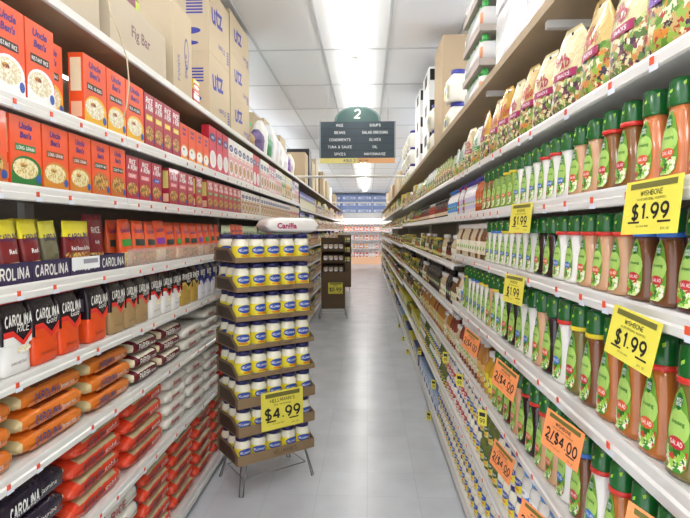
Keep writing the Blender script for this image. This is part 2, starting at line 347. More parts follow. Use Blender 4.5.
def brick_bag(desc, low, tops='#241a22', chev='#e0352c', word='CAROLINA', sub='Gold', w=.132, h=.212):
    p = Proto('rice_bag', 'bag of rice'); d = .07; p.w, p.d, p.h, p.desc = w, d, h, desc
    T = M(tops, .22, bump=.35); C = M(chev, .25, bump=.2); L = M(low, .25, bump=.3)
    b = MB(); zs = [0, .006, .03, .06, .09, .12, .15, .18, .196, .206, h]
    rr = []
    for i, z in enumerate(zs):
        k = 1 if .005 < z < .185 else (.93 if z < .01 else .96 if z < .2 else .9)
        kd = 1 if .005 < z < .17 else (.9 if z < .01 else .8 if z < .19 else .5 if z < .208 else .32)
        rr.append((z, w/2*k*.985, d/2*kd))
    b.loft(rr, lambda i, a: (C if chev == '#e0352c' and zs[i] > .2 else T) if zs[i] >= .12 else (L if zs[i] < .089 else T), 28, n=5, jit=.0008)
    f = front(-d/2, .0012)
    # zig-zag: coloured low field rises at the left and right, red stripe above it
    q = w*.47
    up = [(-q, .112), (-q*.35, .112), (q*.35, .078), (q, .108)]
    b.add([f(x, .088) for x, z in up]+[f(x, z) for x, z in up], [(0, 1, 5, 4), (1, 2, 6, 5), (2, 3, 7, 6)], L)
    b.add([front(-d/2, .0016)(x, z) for x, z in up]+[front(-d/2, .0016)(x, z+.017) for x, z in up], [(0, 1, 5, 4), (1, 2, 6, 5), (2, 3, 7, 6)], C)
    t = MB(); t.text(word, w*.03, .143, .029, OFFW, front(-d/2, .002), w*.88, bold=.045); t.text(sub, w*.16, .122, .02, OFFW, front(-d/2, .002), w*.5, bold=.0, shear=.25)
    t.text('ENRICHED RICE', 0, .03, .007, M('#5a2a1a', .5), front(-d/2, .002), w*.6, bold=0)
    if low == '#eceae6': t.disc(w*.16, .07, w*.25, .012, RICEW, front(-d/2, .002))
    sd = lambda u, v: (-w/2*.985-.001, u, v); b.rect(-.012, .012, .12, .165, M('#55505a', .5), sd)
    p.part('bag_body', b); p.part('printed_label', t, 0); return p
P['bb_wht'] = brick_bag('black rice bag with white base', '#eceae6', sub='RICE')
P['bb_org'] = brick_bag('black rice bag with orange base', '#e8501f')
P['bb_tan'] = brick_bag('black rice bag with tan base', '#a8885c', sub='BROWN')
P['bb_gld'] = brick_bag('black and gold grain bag', '#c09a40', chev='#d9b860', word='RIVER', sub='Rice')
P['bb_blu'] = brick_bag('navy blue rice bag with white base', '#e6e4ea', tops='#1f2560', chev='#3a4cb0', word='RICE', sub='long')

def pouch(kind, desc, w, h, d, top, body, foodm, word, tcol, bt=.62, sub=None, cat='pouch'):
    p = Proto(kind, cat); p.w, p.d, p.h, p.desc = w, d, h, desc
    b = MB(); n = 11; rr = []; zs = [h*i/(n-1) for i in range(n)]
    prof = [.75, .98, 1, 1, .97, .9, .8, .66, .46, .2, .05]
    for z, k in zip(zs, prof): rr.append((z, w/2*(.96 if 0 < z < h*.85 else .985), max(d/2*k, .0018)))
    tm = M(top, .28, bump=.5); bm = M(body, .28, bump=.5)
    b.loft(rr, lambda i, a: tm if zs[i] >= h*bt else (foodm if (foodm and zs[i] < h*.3 and PI*1.1 < a < PI*1.9) else bm), 20, n=2.6, jit=.001)
    def f(u, v):
        t = min(max(v/h*10, 0), 9.999); i = int(t); k = prof[i]+(prof[i+1]-prof[i])*(t-i)
        e = max(0, 1-abs(u/(w/2*.98))**2.6)**(1/2.6)
        return (u, -d/2*k*e-.0022, v)
    p.tf = f
    b.text(word, 0, h*(bt+.04), h*.1, tcol, f, w*.8, bold=.03, rot=.05)
    if sub: b.text(sub, 0, h*.44, h*.08, WHITE, f, w*.7)
    p.part('bag_body', b); return p
P['cy1'] = pouch('bean_bag', 'yellow topped bag of red beans', .085, .18, .045, '#e6d62c', '#7a2426', RICE, 'CAROLINA', PURPLE, sub='Red')
P['cy2'] = pouch('bean_bag', 'yellow topped bag of white beans', .085, .18, .045, '#e6d62c', '#e8dfa8', RICE, 'CAROLINA', PURPLE)
P['cy3'] = pouch('bean_bag', 'yellow topped bag with clear grey middle', .085, .18, .045, '#d9d040', '#6f6a50', MIXF, 'CAROLINA', PURPLE)
P['cyb'] = pouch('rice_mix_bag', 'maroon red beans and rice bag with yellow top', .165, .185, .05, '#ecdc2a', '#7a1f24', STEW, 'CAROLINA', PURPLE, sub='Red Beans & Rice')
P['mar'] = pouch('rice_mix_bag', 'large maroon rice bag leaning at the back', .15, .215, .04, '#8a2530', '#8a2530', STEW, 'RICE', OFFW, sub='fluffy')
P['ob1'] = pouch('rice_pouch', 'orange ready rice pouch with green banner', .12, .2, .045, UB, '#ea5a2a', RICE, "Uncle Ben's", UBP, bt=.68)
P['ob2'] = pouch('rice_pouch', 'orange ready rice pouch with dark banner', .12, .2, .045, UB, '#e8622e', STEW, "Uncle Ben's", UBP, bt=.68)
P['ob3'] = pouch('rice_pouch', 'orange ready rice pouch with purple banner', .12, .2, .045, UB, '#e8622e', RICEW, "Uncle Ben's", UBP, bt=.68)
for k, c in (('ob1', '#3f9a3c'), ('ob2', '#30403a'), ('ob3', '#8a3aa8')):
    P[k].parts[0][1].rect(-.05, .05, .085, .115, M(c, .4), P[k].tf, 8)
P['pg'] = pouch('grain_pouch', 'pale green grain pouch', .11, .19, .045, '#cdd8b0', '#8aa85a', RICE, 'GRAIN', PURPLE)
P['pb'] = pouch('grain_pouch', 'pale blue and white noodle pouch', .11, .19, .045, '#dfe6ee', '#9ab8d8', RICEW, 'PASTA', NAVY)
P['po'] = pouch('grain_pouch', 'orange noodle pouch', .11, .19, .045, '#e0702e', '#d9863c', STEW, 'PASTA', WHITE)

def flat_bag(desc, L, D, T, endc, mainc, topc, word, wcol, word2='', bands=None, clear=.08):
    p = Proto('flat_rice_bag', 'bag of rice'); p.w, p.d, p.h, p.desc = L, D, T, desc
    E = M(endc, .3, bump=.5); A = M(mainc, .22, bump=.6); B = M(topc, .25, bump=.6); S = M('#ded6b8', .3, bump=.4)
    n = 21; rr = []
    for i in range(n):
        x = -1+2*i/(n-1); k = max(0, 1-abs(x)**6)**.5 if abs(x) < 1 else 0
        rr.append((x*L/2*.992, D/2*(.9+.1*k), max(T/2*k, .004), 0, T/2))
    cl = int(n*clear)
    def mf(i, a):
        if i < cl or i >= n-1-cl: return E
        if topc in ('#b9ab84', '#e4dccb') and PI*.5 < a < PI-.12 and cl+1 < i < n-cl-3: return B
        if abs(a-PI) < .62 or (PI*1.5 > a > PI*1.2): return A        # front edge
        if clear == .07 and PI*.56 < a < PI*.8 and cl+1 < i < n-cl-2: return B
        if 1.0 < a < 2.1 and cl+3 < i < n-cl-4: return B
        return A if (i < cl+4 or i > n-cl-5) else S if topc == 'x' else (B if 0 < a < PI else A)
    b = MB(); b.loft(rr, mf, 28, n=4.2, axis='X', jit=.0022)
    # front edge panel with lettering
    t = MB()
    def f(u, v): # v in -1..1 over front edge height
        z = v*T*.5; e = max(0, 1-abs(v)**4.2)**(1/4.2); return (u, -D/2*e*(.985)-.007, T/2+z*.98)
    t.rect(-L*.5+L*clear+.012, L*.5-L*clear-.01, -.62, -.25, M(mainc, .3), f, 6)
    t.text(word, -L*.12, -.42, .75, wcol, f, L*.36, bold=.04)
    if word2: t.text(word2, L*.2, -.34, .5, OFFW, f, L*.22, bold=.0)
    p.part('bag_body', b); p.part('printed_label', t, 0); return p
P['fl_org'] = flat_bag('flat orange rice bag with cream ends', .345, .26, .068, '#c9b483', '#e07b2a', '#8a4a2c', 'CAROLINA', M('#4a4a78', .4), 'brown rice')
P['fl_mar'] = flat_bag('flat maroon and white rice bag', .3, .26, .065, '#e0d2b0', '#6e2430', '#e4dccb', 'PARISH', OFFW, 'rice')
P['fl_wht'] = flat_bag('flat white rice bag with red lettering', .28, .26, .068, '#e4e0d4', '#e8e3da', '#efece4', 'Sona', M('#a82a3a', .4), 'RICE', clear=.06)
P['fl_blk'] = flat_bag('flat black rice bag with silver lettering', .36, .27, .09, '#d9d2bd', '#2b2234', '#2b2234', 'CAROLINA', OFFW, 'jasmine', clear=.06)
P['fl_red'] = flat_bag('flat orange red rice bag with beige panel', .33, .26, .074, '#dc4a2c', '#e2472a', '#b9ab84', 'CAROLINA', M('#70343c', .4), 'gold', clear=.07)
P['fl_wb'] = flat_bag('flat white rice bag with dark blue ends', .34, .26, .08, '#20264a', '#e6e2d6', '#e6e2d6', 'RICE', M('#a82a3a', .4), '', clear=.1)

def dressing(desc, col, ring=None, w=.084, d=.05, h=.187, clear=False, labelc='#6ea336', dot='#e2603a'):
    p = Proto('dressing_bottle', 'bottle'); p.w, p.d, p.h, p.desc = w, d, h, desc
    s = h/.187; B = M(col, .16, coat=.6, var=.12 if not clear else .35); G = M('#1b6e2d', .25, coat=.4, var=.35); DG = M('#1c6e2c', .3)
    b = MB(); rr = [(0, .038, .0245), (.003, .0418, .028), (.012, .0422, .0285), (.019, .0404, .0268), (.035, .0402, .0262), (.06, .0385, .0255), (.085, .0345, .0235), (.105, .0295, .0212), (.122, .025, .0192), (.138, .0232, .0182)]
    b.loft([(z*s, a*w/.084, q*d/.05) for z, a, q in rr], B, 20, n=2.4)
    c = MB(); cr = [(.136, .0245), (.138, .027), (.15, .0275), (.175, .0262), (.185, .0248), (.187, .0225)]
    c.loft([(z*s, r*w/.084, r*.88*w/.084) for z, r in cr], lambda i, a: G, 18)
    tfc = cyl(.0278*w/.084, .0006, .0245*w/.084)
    c.add([tfc(u, v*s) for u, v in ((-.03, .146), (0, .16), (.03, .172), (-.03, .15), (0, .1655), (.03, .179))], [(0, 1, 4, 3), (1, 2, 5, 4)], M('#9ccf3c', .3))
    L = MB()
    def f(u, v):
        z = v; zz = z/s; k = [q for q in rr]; a = b_ = None
        for i in range(len(rr)-1):
            if rr[i][0] <= zz <= rr[i+1][0]:
                t = (zz-rr[i][0])/(rr[i+1][0]-rr[i][0]); a = rr[i][1]+t*(rr[i+1][1]-rr[i][1]); b_ = rr[i][2]+t*(rr[i+1][2]-rr[i][2])
        a = (a or .03)*w/.084; b_ = (b_ or .02)*d/.05
        e = max(0, 1-min(1, abs(u/a))**2.4)**(1/2.4); return (u, -b_*e-.0012, v)
    leaf = [(0, .128), (.011, .113), (.0185, .09), (.023, .065), (.0245, .042), (.022, .02), (.014, .01), (-.014, .01), (-.023, .02), (-.0265, .042), (-.025, .065), (-.0205, .09), (-.0125, .113)]
    leaf = [(x*1.06-.002, z) for x, z in leaf]
    k = w/.084
    def strip(pts, m, e):
        ff = lambda u, v: (lambda q: (q[0], q[1]-e, q[2]))(f(u*k, v*s))
        zs = sorted({z for _, z in pts}); vs = []; rows = []
        for z in zs:
            xs = [x for x, q in pts if q == z]; x0, x1 = min(xs), max(xs)
            if len(xs) == 1: x0, x1 = x0-.002, x0+.002
            rows.append(len(vs)); vs += [ff(x0+(x1-x0)*t/6, z) for t in range(7)]
        L.add(vs, [(r+t, r+t+1, r+7+t+1, r+7+t) for r in rows[:-1] for t in range(6)], m)
    strip(leaf, M(labelc, .35), 0)
    strip([(x*.93, z) for x, z in leaf if z <= .043], VEG, .0006)
    f2 = lambda u, v: (lambda q: (q[0], q[1]-.0012, q[2]))(f(u*k, v*s))
    L.disc(-.001, .072, .0235, .026, M('#a9cf68', .35), lambda u, v: (lambda q: (q[0], q[1]-.0005, q[2]))(f(u*k, v*s)), 14)
    L.disc(-.002, .108, .0075, .0125, DG, f2, 12); L.text('WISH', -.002, .108, .0045, WHITE, f2, .012); L.text('BONE', -.002, .102, .0045, WHITE, f2, .012)
    L.text('dressing', 0, .074, .008, M('#2e7d32'), f2, .034, bold=.01)
    L.disc(0, .05, .018, .009, M(dot, .4), f2, 12); L.text('SALAD', 0, .047, .006, WHITE, f2, .026)
    p.part('bottle_body', b); p.part('cap', c, None, 'green sleeved cap'); p.part('printed_label', L, 0)
    if ring:
        r = MB(); r.loft([(.133*s, .0262*k, .0232*k), (.1335*s, .0284*k, .0252*k), (.142*s, .0284*k, .0252*k), (.1425*s, .0262*k, .0232*k)], M(ring, .35), 18)
        p.part('neck_ring', r)
    return p
DV = {'org': ('orange french dressing bottle', '#d97f48'), 'crm': ('caramel orange dressing bottle', '#ba6c2e'), 'pch': ('peach dressing bottle', '#d8a880'), 'wht': ('white ranch dressing bottle', '#f1efe8'),
      'ita': ('amber italian dressing bottle', '#8a5a2a'), 'drk': ('dark balsamic dressing bottle', '#2a1a1e'), 'brn': ('brown dressing bottle', '#7a4a2c'),
      'mrn': ('dark red dressing bottle', '#5a1f24'), 'olv': ('olive dressing bottle', '#7d7038'), 'grn': ('green herb dressing bottle', '#8fae4e')}
RC = {'': None, 'r': '#d8342a', 'y': '#e8cf2a', 'b': '#3a78d0'}
RN = {'': '', 'r': ' with red ring', 'y': ' with yellow ring', 'b': ' with blue ring'}
def D(k, ring='', big=False):
    key = ('D', k, ring, big)
    if key not in P:
        d, c = DV[k]; P[key] = dressing(('large ' if big else '')+d+RN[ring], c, RC[ring], w=.094 if big else .084, d=.062 if big else .05, h=.243 if big else .187,
                                        dot='#3f78c8' if k == 'wht' else '#c8303a' if k in ('ita', 'brn', 'mrn', 'olv') else '#e2603a')
    return P[key]
def gbottle(desc, col, capc, labc, w=.07, h=.19, kind='bottle', word='', r2=.014):
    p = Proto(kind, 'bottle'); p.w, p.d, p.h, p.desc = w, w, h, desc; r = w/2-.001
    b = MB(); b.loft([(0, r*.92, r*.92), (.004, r, r), (h*.58, r, r), (h*.7, r*.75, r*.75), (h*.8, r2, r2), (h*.88, r2, r2)], M(col, .15, coat=.5), 16)
    c = MB(); c.loft([(h*.86, r2*1.3, r2*1.3), (h*.99, r2*1.25, r2*1.25), (h, r2*1.1, r2*1.1)], M(capc, .35), 14)
    L = MB(); tf = cyl(r, .0008); L.rect(-r*1.15, r*1.15, h*.14, h*.5, labc, tf, 12)
    L.disc(0, h*.3, r*.6, h*.07, VEG, cyl(r, .0014), 10)
    if word: L.text(word, 0, h*.39, h*.07, INK, cyl(r, .0016), r*2.2)
    p.part('bottle_body', b); p.part('cap', c); p.part('printed_label', L, 0); return p
def jar(desc, col, lid, labc, emb, w=.086, h=.13, kind='jar', word='', neck=.8, txt=WHITE):
    p = Proto(kind, 'jar'); p.w, p.d, p.h, p.desc = w, w, h, desc; r = w/2-.001
    b = MB(); b.loft([(0, r*.9, r*.9), (.005, r, r), (h*.62, r, r), (h*.72, r*.97, r*.97), (h*.81, r*neck, r*neck), (h*.85, r*neck*.97, r*neck*.97)], M(col, .25, coat=.4), 20)
    c = MB(); q = r*neck*1.05; c.loft([(h*.84, q, q), (h*.99, q, q), (h, q*.94, q*.94)], M(lid, .35), 18)
    L = MB(); L.rect(-r*2.4, r*2.4, h*(.14 if w > .095 else .12), h*(.58 if w > .095 else .46), labc, cyl(r, .0006), 20)
    L.disc(0, h*.42, r*.92, h*(.15 if w > .095 else .125), emb, cyl(r, .0013), 18)
    if word:
        L.text(word, 0, h*.385, h*.075, txt, cyl(r, .002), r*1.5, bold=.02); L.disc(0, h*.22, r*.6, h*.05, M('#e8962c', .4), cyl(r, .0012), 10)
    p.part('jar_body', b); p.part('lid', c, None); p.part('printed_label', L, 0); return p
MY = M('#f3e23a', .35); BL = M('#2a4fae', .3)
P['mayo'] = jar('cream mayonnaise jar with yellow label', '#f4efd8', '#23225e', MY, BL, .1025, .16, 'mayonnaise_jar', "HELLMANN'S")
P['mj1'] = jar('small mayonnaise jar with blue lid', '#f2edd6', '#2b2f86', MY, BL, .085, .14, 'mayonnaise_jar', "HELLMANN'S")
P['mj2'] = jar('small mayonnaise jar with yellow label', '#f2edd6', '#ece8da', MY, BL, .085, .14, 'mayonnaise_jar', "LIGHT")
P['mj3'] = jar('white spread jar with light blue label', '#efece2', '#5a9ad8', M('#4a90d8', .35), WHITE, .085, .14, 'spread_jar', 'WHIP', txt=NAVY)
P['mj4'] = jar('white spread jar with green lid', '#efece2', '#2f8a3a', M('#cfe08a', .35), M('#2f8a3a'), .085, .14, 'spread_jar', 'LIGHT')
P['mj5'] = jar('olive green jar with yellow label', '#6f7a38', '#5a6a30', M('#d8cf5a', .35), M('#3f5a28'), .085, .14, 'relish_jar', 'RELISH')
P['mj6'] = jar('white jar with red dotted label', '#f2efe6', '#2a3aa0', M('#efece6', .35), M('#c8303a'), .085, .14, 'spread_jar', 'MAYO')
P['jr1'] = jar('olive jar with green lid', '#7a7a34', '#3c6a34', M('#d9cf8a', .4), M('#a8452a'), .075, .12, 'olive_jar')
P['jr2'] = jar('pickle jar with yellow label', '#8a8a3a', '#c8b43a', M('#d9d24a', .4), M('#3f6a28'), .085, .15, 'pickle_jar')
P['jr3'] = jar('dark sauce jar with black lid', '#4a2a1c', '#1c1a1a', M('#d8c8a0', .4), M('#7a2a22'), .075, .13, 'sauce_jar')
P['jr4'] = jar('red pepper jar with white lid', '#a83a24', '#e8e4da', M('#efe8d0', .4), M('#a83a24'), .075, .13, 'pepper_jar')
P['jr5'] = jar('pale mushroom jar with gold lid', '#c8b48a', '#c0a24a', M('#7a8a4a', .4), M('#efe8d0'), .075, .12, 'mushroom_jar')
P['b_pur'] = gbottle('white bottle with purple cap', '#ece8ea', '#3f3a96', M('#c8c4e0', .4), .055, .175)
P['b_amb'] = gbottle('orange brown sauce bottle with purple cap', '#b4541f', '#3f3a96', M('#c05a2a', .4), .055, .18)
P['b_blu'] = gbottle('white bottle with blue cap', '#f0efec', '#3078c8', M('#4a90d8', .4), .07, .17)
P['b_red'] = gbottle('clear bottle with red label and cap', '#b8aea0', '#c03830', M('#a83a38', .4), .055, .165)
P['b_wc1'] = gbottle('pale vinegar bottle with white cap', '#cbb894', '#f0eee8', M('#e8e2d0', .4), .06, .18)
P['b_wc2'] = gbottle('brown vinegar bottle with white cap', '#6e4424', '#f0eee8', M('#dcd2b8', .4), .06, .18)
P['b_wc3'] = gbottle('amber oil bottle with white cap', '#b8803c', '#efece6', M('#d8a860', .4), .07, .235)
P['b_wc4'] = gbottle('red brown vinegar bottle with white cap', '#8a4030', '#efece6', M('#d8c8b0', .4), .07, .235)
P['b_wc5'] = gbottle('golden bottle with yellow label', '#c8982c', '#efece6', M('#e8d83a', .4), .08, .2, word='OIL')
P['b_dk'] = gbottle('black bottle with dark cap', '#1c1618', '#1c1618', M('#4a3a3a', .4), .075, .22)
P['b_sq'] = gbottle('white squeeze bottle with yellow cap', '#f0eedf', '#e6cf2c', M('#cfe08a', .4), .075, .235)
P['b_sg'] = gbottle('white squeeze bottle with green cap', '#eeeee2', '#3a9a3a', M('#8cc63a', .4), .075, .235)
P['wp1'] = gbox('wide pale blue tuna carton', .2, .1, .14, '#9ab4d8', M('#e8ecf4', .4), M('#4a68b0'), 'tuna_carton', word='TUNA')
P['wp2'] = gbox('wide yellow mustard carton', .18, .1, .14, '#e0d23a', M('#f4eeb0', .4), M('#4a68b0'), 'mustard_carton', word='MUSTARD')
P['wp3'] = gbox('wide navy and white carton', .2, .1, .16, '#2c3e7a', M('#e8ecf4', .4), M('#d8c84a'), 'tuna_carton', word='TUNA')

def salad_bag(desc, food, top, wordc, w=.17, h=.255, word='SALAD', c2='#a8285c'):
    p = Proto('crouton_bag', 'bag'); d = .07; p.w, p.d, p.h, p.desc = w, d, h, desc
    b = MB(); n = 13; prof = [.7, .95, 1, 1, .96, .9, .82, .72, .6, .45, .28, .12, .04]; zs = [h*i/(n-1) for i in range(n)]; rr = []
    for i, z in enumerate(zs):
        k = 1 if i < 9 else [1, .93, .8, .62, .42][i-8]
        rr.append((z, w/2*.97*k*(1 if i else .96), max(d/2*prof[i], .0018)))
    T = M(top, .2, bump=.7, coat=.5)
    b.loft(rr, lambda i, a: T if zs[i] > h*.47 else food, 22, n=2.3, jit=.002)
    def f(u, v):
        t = min(max(v/h*12, 0), 11.999); i = int(t); k = prof[i]+(prof[i+1]-prof[i])*(t-i)
        e = max(0, 1-min(1, abs(u/(w/2*.97)))**2.3)**(1/2.3); return (u, -d/2*k*e-.003, v)
    t = MB(); W = M(wordc, .4)
    t.text(word[:3], -w*.12, h*.62, h*.085, W, f, w*.5, bold=.05, rot=.25); t.text(word[3:] or word, w*.02, h*.53, h*.085, W, f, w*.55, bold=.05, rot=.2)
    t.rect(-w*.3, w*.32, h*.40, h*.49, M(c2, .4), f, 6); t.text('SNACKS', 0, h*.425, h*.04, WHITE, f, w*.5)
    t.disc(0, h*.93, .006, .005, INK, lambda u, v: (u, -.0045, v), 10)
    p.part('bag_body', b); p.part('printed_label', t, 0); return p
P['sb1'] = salad_bag('cream topped crouton bag with magenta lettering', SALAD, '#e4d5a4', '#b02848')
P['sb2'] = salad_bag('cream topped crouton bag with purple band', SALAD2, '#eadfb8', '#7a3aa8', c2='#6a2c9a', word='CRUNCH')
P['sb3'] = salad_bag('tan topped crouton bag with red lettering', SALAD2, '#d8b870', '#c02c2c', word='TOPPING')
P['sb4'] = salad_bag('gold topped crouton bag', SALAD, '#d8a83c', '#c02c2c', word='CROUTON')
P['sb5'] = salad_bag('small clear topped crouton bag', SALAD2, '#dfe3dc', '#3a8a3a', w=.13, h=.2, word='GARLIC', c2='#3a8a3a')
P['sb6'] = salad_bag('small green topped bag of bread crumbs', SALAD, '#b9c87a', '#a82c2c', w=.13, h=.19, word='CRUMBS', c2='#c8882a')

# ------------------------------------------------------------------ room
LX, RX = -1.0, .545
HC = 3.31
fl = M('#b9bcc0', .24)
nt = fl.node_tree; bs = nt.nodes['Principled BSDF']; tc = nt.nodes.new('ShaderNodeTexCoord'); br = nt.nodes.new('ShaderNodeTexBrick')
br.offset = 0; br.inputs['Scale'].default_value = 1; br.inputs['Brick Width'].default_value = .305; br.inputs['Row Height'].default_value = .305; br.inputs['Mortar Size'].default_value = .0018
br.inputs['Color1'].default_value = lin('#d4d8de'); br.inputs['Color2'].default_value = lin('#cdd1d7'); br.inputs['Mortar'].default_value = lin('#c0c4c9')
nz = nt.nodes.new('ShaderNodeTexNoise'); nz.inputs['Scale'].default_value = 3.5; nz.inputs['Detail'].default_value = 6
mp = nt.nodes.new('ShaderNodeMapRange'); mp.inputs['From Min'].default_value = .35; mp.inputs['From Max'].default_value = .7; mp.inputs['To Min'].default_value = 1; mp.inputs['To Max'].default_value = .88
mx = nt.nodes.new('ShaderNodeMix'); mx.data_type = 'RGBA'; mx.blend_type = 'MULTIPLY'; mx.inputs['Factor'].default_value = 1
nt.links.new(tc.outputs['Object'], br.inputs['Vector']); nt.links.new(tc.outputs['Object'], nz.inputs['Vector'])
nt.links.new(nz.outputs['Fac'], mp.inputs['Value']); nt.links.new(br.outputs['Color'], mx.inputs['A']); nt.links.new(mp.outputs['Result'], mx.inputs['B'])
nt.links.new(mx.outputs['Result'], bs.inputs['Base Color'])
struct('floor', MB().box(-7, 7, -3, 26, -.05, 0, fl))
ct = M('#eff1f4', .8, bump=.15); cm = MB(); cm.box(-7, 7, -3, 26, HC, HC+.05, ct)
bar = M('#c9ccd0', .5)
gx0 = -.252*1.71
for k in range(-11, 13):
    x = gx0+k*.61
    if -7 < x < 7: cm.box(x-.012, x+.012, -3, 26, HC-.006, HC+.001, bar)
for k in range(-6, 18):
    y = 5.02+1.2*k
    if -3 < y < 26: cm.box(-7, 7, y-.012, y+.012, HC-.0055, HC+.001, bar)
struct('ceiling', cm)
WALLM = M('#dcdcda', .7)
struct('wall_left', MB().box(-7.05, -7, 2, 26, 0, HC, WALLM)); struct('wall_right', MB().box(7, 7.05, 2, 26, 0, HC, WALLM))
struct('wall_back', MB().box(-7, 7, 25.6, 25.7, 0, HC, WALLM))

# strip lights
p = Proto('ceiling_strip_light', 'ceiling light'); h_ = MB(); h_.box(-.06, .06, -1.19, 1.19, -.04, 0, WHITE); h_.box(-.072, .072, -1.19, -1.175, -.075, -.0501, WHITE); h_.box(-.072, .072, 1.175, 1.19, -.075, -.0501, WHITE)
p.part('housing', h_); te = EMIT('#fffdf8', TUBE)
for sx in (-.052, .052):
    t = MB(); t.loft([(-1.17, .019, .019, sx, -.062), (1.17, .019, .019, sx, -.062)], te, 8, axis='X')
    t.v = [(b, -a, c) for a, b, c in t.v]; p.part('fluorescent_tube', t)
for k in range(9):
    y = .2+2.42*k+1.2
    put(p, (-.134, y, HC-.007), 0, desc='long white fluorescent strip light', place='on the aisle ceiling')

# ------------------------------------------------------------------ gondola shelving
TAGP = M('#e5512c', .5)
def gondola(side, y0, y1, shelves, desc, depth=.45, near=False, wood_edge=False):
    s = -1 if side == 'L' else 1; X = LX if side == 'L' else RX
    r = inst('gondola_shelving', None); r.location = (X, (y0+y1)/2, 0); r['category'] = 'store shelving'; r['label'] = desc
    Lh = (y1-y0)/2-.001
    def xb(mb, a, b, ya, yb, za, zb, m):   # a,b = depth behind the front edge
        mb.box(min(s*a, s*b), max(s*a, s*b), ya, yb, za, zb, m)
    b = MB(); xb(b, depth, depth+.02, -Lh, Lh, 0, 2.3215 if side == 'L' else 2.2745, RACKB); inst('back_panel', b.mesh('back_panel'), r)
    b = MB(); xb(b, .03, depth, -Lh, Lh, 0, .06, M('#3c3a38', .6)); inst('kick_plate', b.mesh('kick_plate'), r, 'dark kick plate')
    for yy in (-Lh, Lh-.03):
        b = MB(); xb(b, depth-.03, depth, yy, yy+.03, .0601, 2.25, RACK); inst('upright', b.mesh('upright'), r)
    for i, (z, lip) in enumerate(shelves):
        top = i == 0
        b = MB(); m = WOODB if top else RACK
        if z < .2: xb(b, .0, depth, -Lh, Lh, .061, z, m)
        else: xb(b, .003, depth-.031, -Lh, Lh, z-.018 if not (top and wood_edge) else z-.035, z, m)
        sh = inst('shelf', b.mesh('shelf'), r)
        if top and wood_edge:
            for yy in [t for t in (.9, 1.75, 2.6) if y0 < t < y1]:
                b = MB(); xb(b, .03, depth-.04, yy-(y0+y1)/2-.012, yy-(y0+y1)/2+.012, z-.06, z-.0355, RACK); inst('shelf_bracket', b.mesh('shelf_bracket'), sh, 'white metal bracket')
            continue
        b = MB(); e = .004
        prof = [(e, z+.003), (0, z+.003), (-.002, z-.004), (-.002, z-lip*.45), (-.008, z-lip*.55), (-.008, z-lip*.92), (-.003, z-lip), (e, z-lip)]
        vs = [(s*a, yy, c) for yy in (-Lh, Lh) for a, c in prof]; n = len(prof)
        b.add(vs, [(k, (k+1) % n, n+(k+1) % n, n+k) for k in range(n)]+[tuple(range(n)), tuple(range(n, 2*n))], RACK)
        inst('price_rail', b.mesh('price_rail'), sh)
        if near and not top and z > .2:
            rnd = random.Random(i*17+int(y0*10)+(3 if s > 0 else 0)); y = y0+.08
            while y < y1-.05:
                b = MB(); t = y-(y0+y1)/2; zc = z-lip*.55
                xb(b, -.0100, -.0085, t+.002, t+.016, zc-.006, zc+.009, TAGP); xb(b, -.0095, -.0085, t-.014 if s > 0 else t+.001, t+.017 if s > 0 else t+.03, zc-.019, zc-.0065, M('#dfe3ee', .5))
                inst('price_label', b.mesh('price_label'), sh, 'small orange and white price label')
                y += rnd.choice((.13, .17, .26, .31))
    return r
SL = [(2.34, .035), (1.985, .045), (1.73, .045), (1.442, .044), (1.181, .04), (.912, .045), (.56, .045), (.10, .07)]
SLF = [(2.34, .035), (1.93, .04), (1.62, .04), (1.32, .04), (1.02, .04), (.74, .04), (.44, .04), (.10, .06)]
SR = [(2.31, .035), (1.935, .03), (1.692, .04), (1.452, .04), (1.15, .055), (.82, .045), (.455, .04), (.098, .06)]
SRM = [(2.31, .035), (1.935, .03), (1.692, .04), (1.385, .04), (1.10, .045), (.82, .045), (.455, .04), (.098, .06)]
SRF = [(2.31, .035), (1.98, .03), (1.66, .04), (1.36, .04), (1.07, .045), (.76, .045), (.43, .04), (.098, .06)]
for a, b_, s_, n_ in ((.7, 2.13, SL, 'left shelving section nearest the camera, white rails'), (2.13, 4.9, SL, 'left shelving section behind the mayonnaise display'),
                    (4.9, 7.7, SL, 'left shelving section with small white boxes'), (7.7, 12.2, SLF, 'left shelving section with blue boxes'),
                    (12.2, 16.7, SLF, 'left shelving section before the last'), (16.7, 21.3, SLF, 'left shelving section at the far end')):
    gondola('L', a, b_, s_, n_, near=a < 4.5)
for a, b_, s_, n_ in ((.5, 3.35, SR, 'right shelving section nearest the camera, salad dressing'), (3.35, 5.7, SRM, 'right shelving section with sauce bottles'),
                    (5.7, 8.2, SRM, 'right shelving section in the middle'), (8.2, 12.5, SRF, 'right shelving section with pickles'),
                    (12.5, 17, SRF, 'right shelving section before the last'), (17, 21.3, SRF, 'right shelving section at the far end')):
    gondola('R', a, b_, s_, n_, near=a < 3, wood_edge=True)

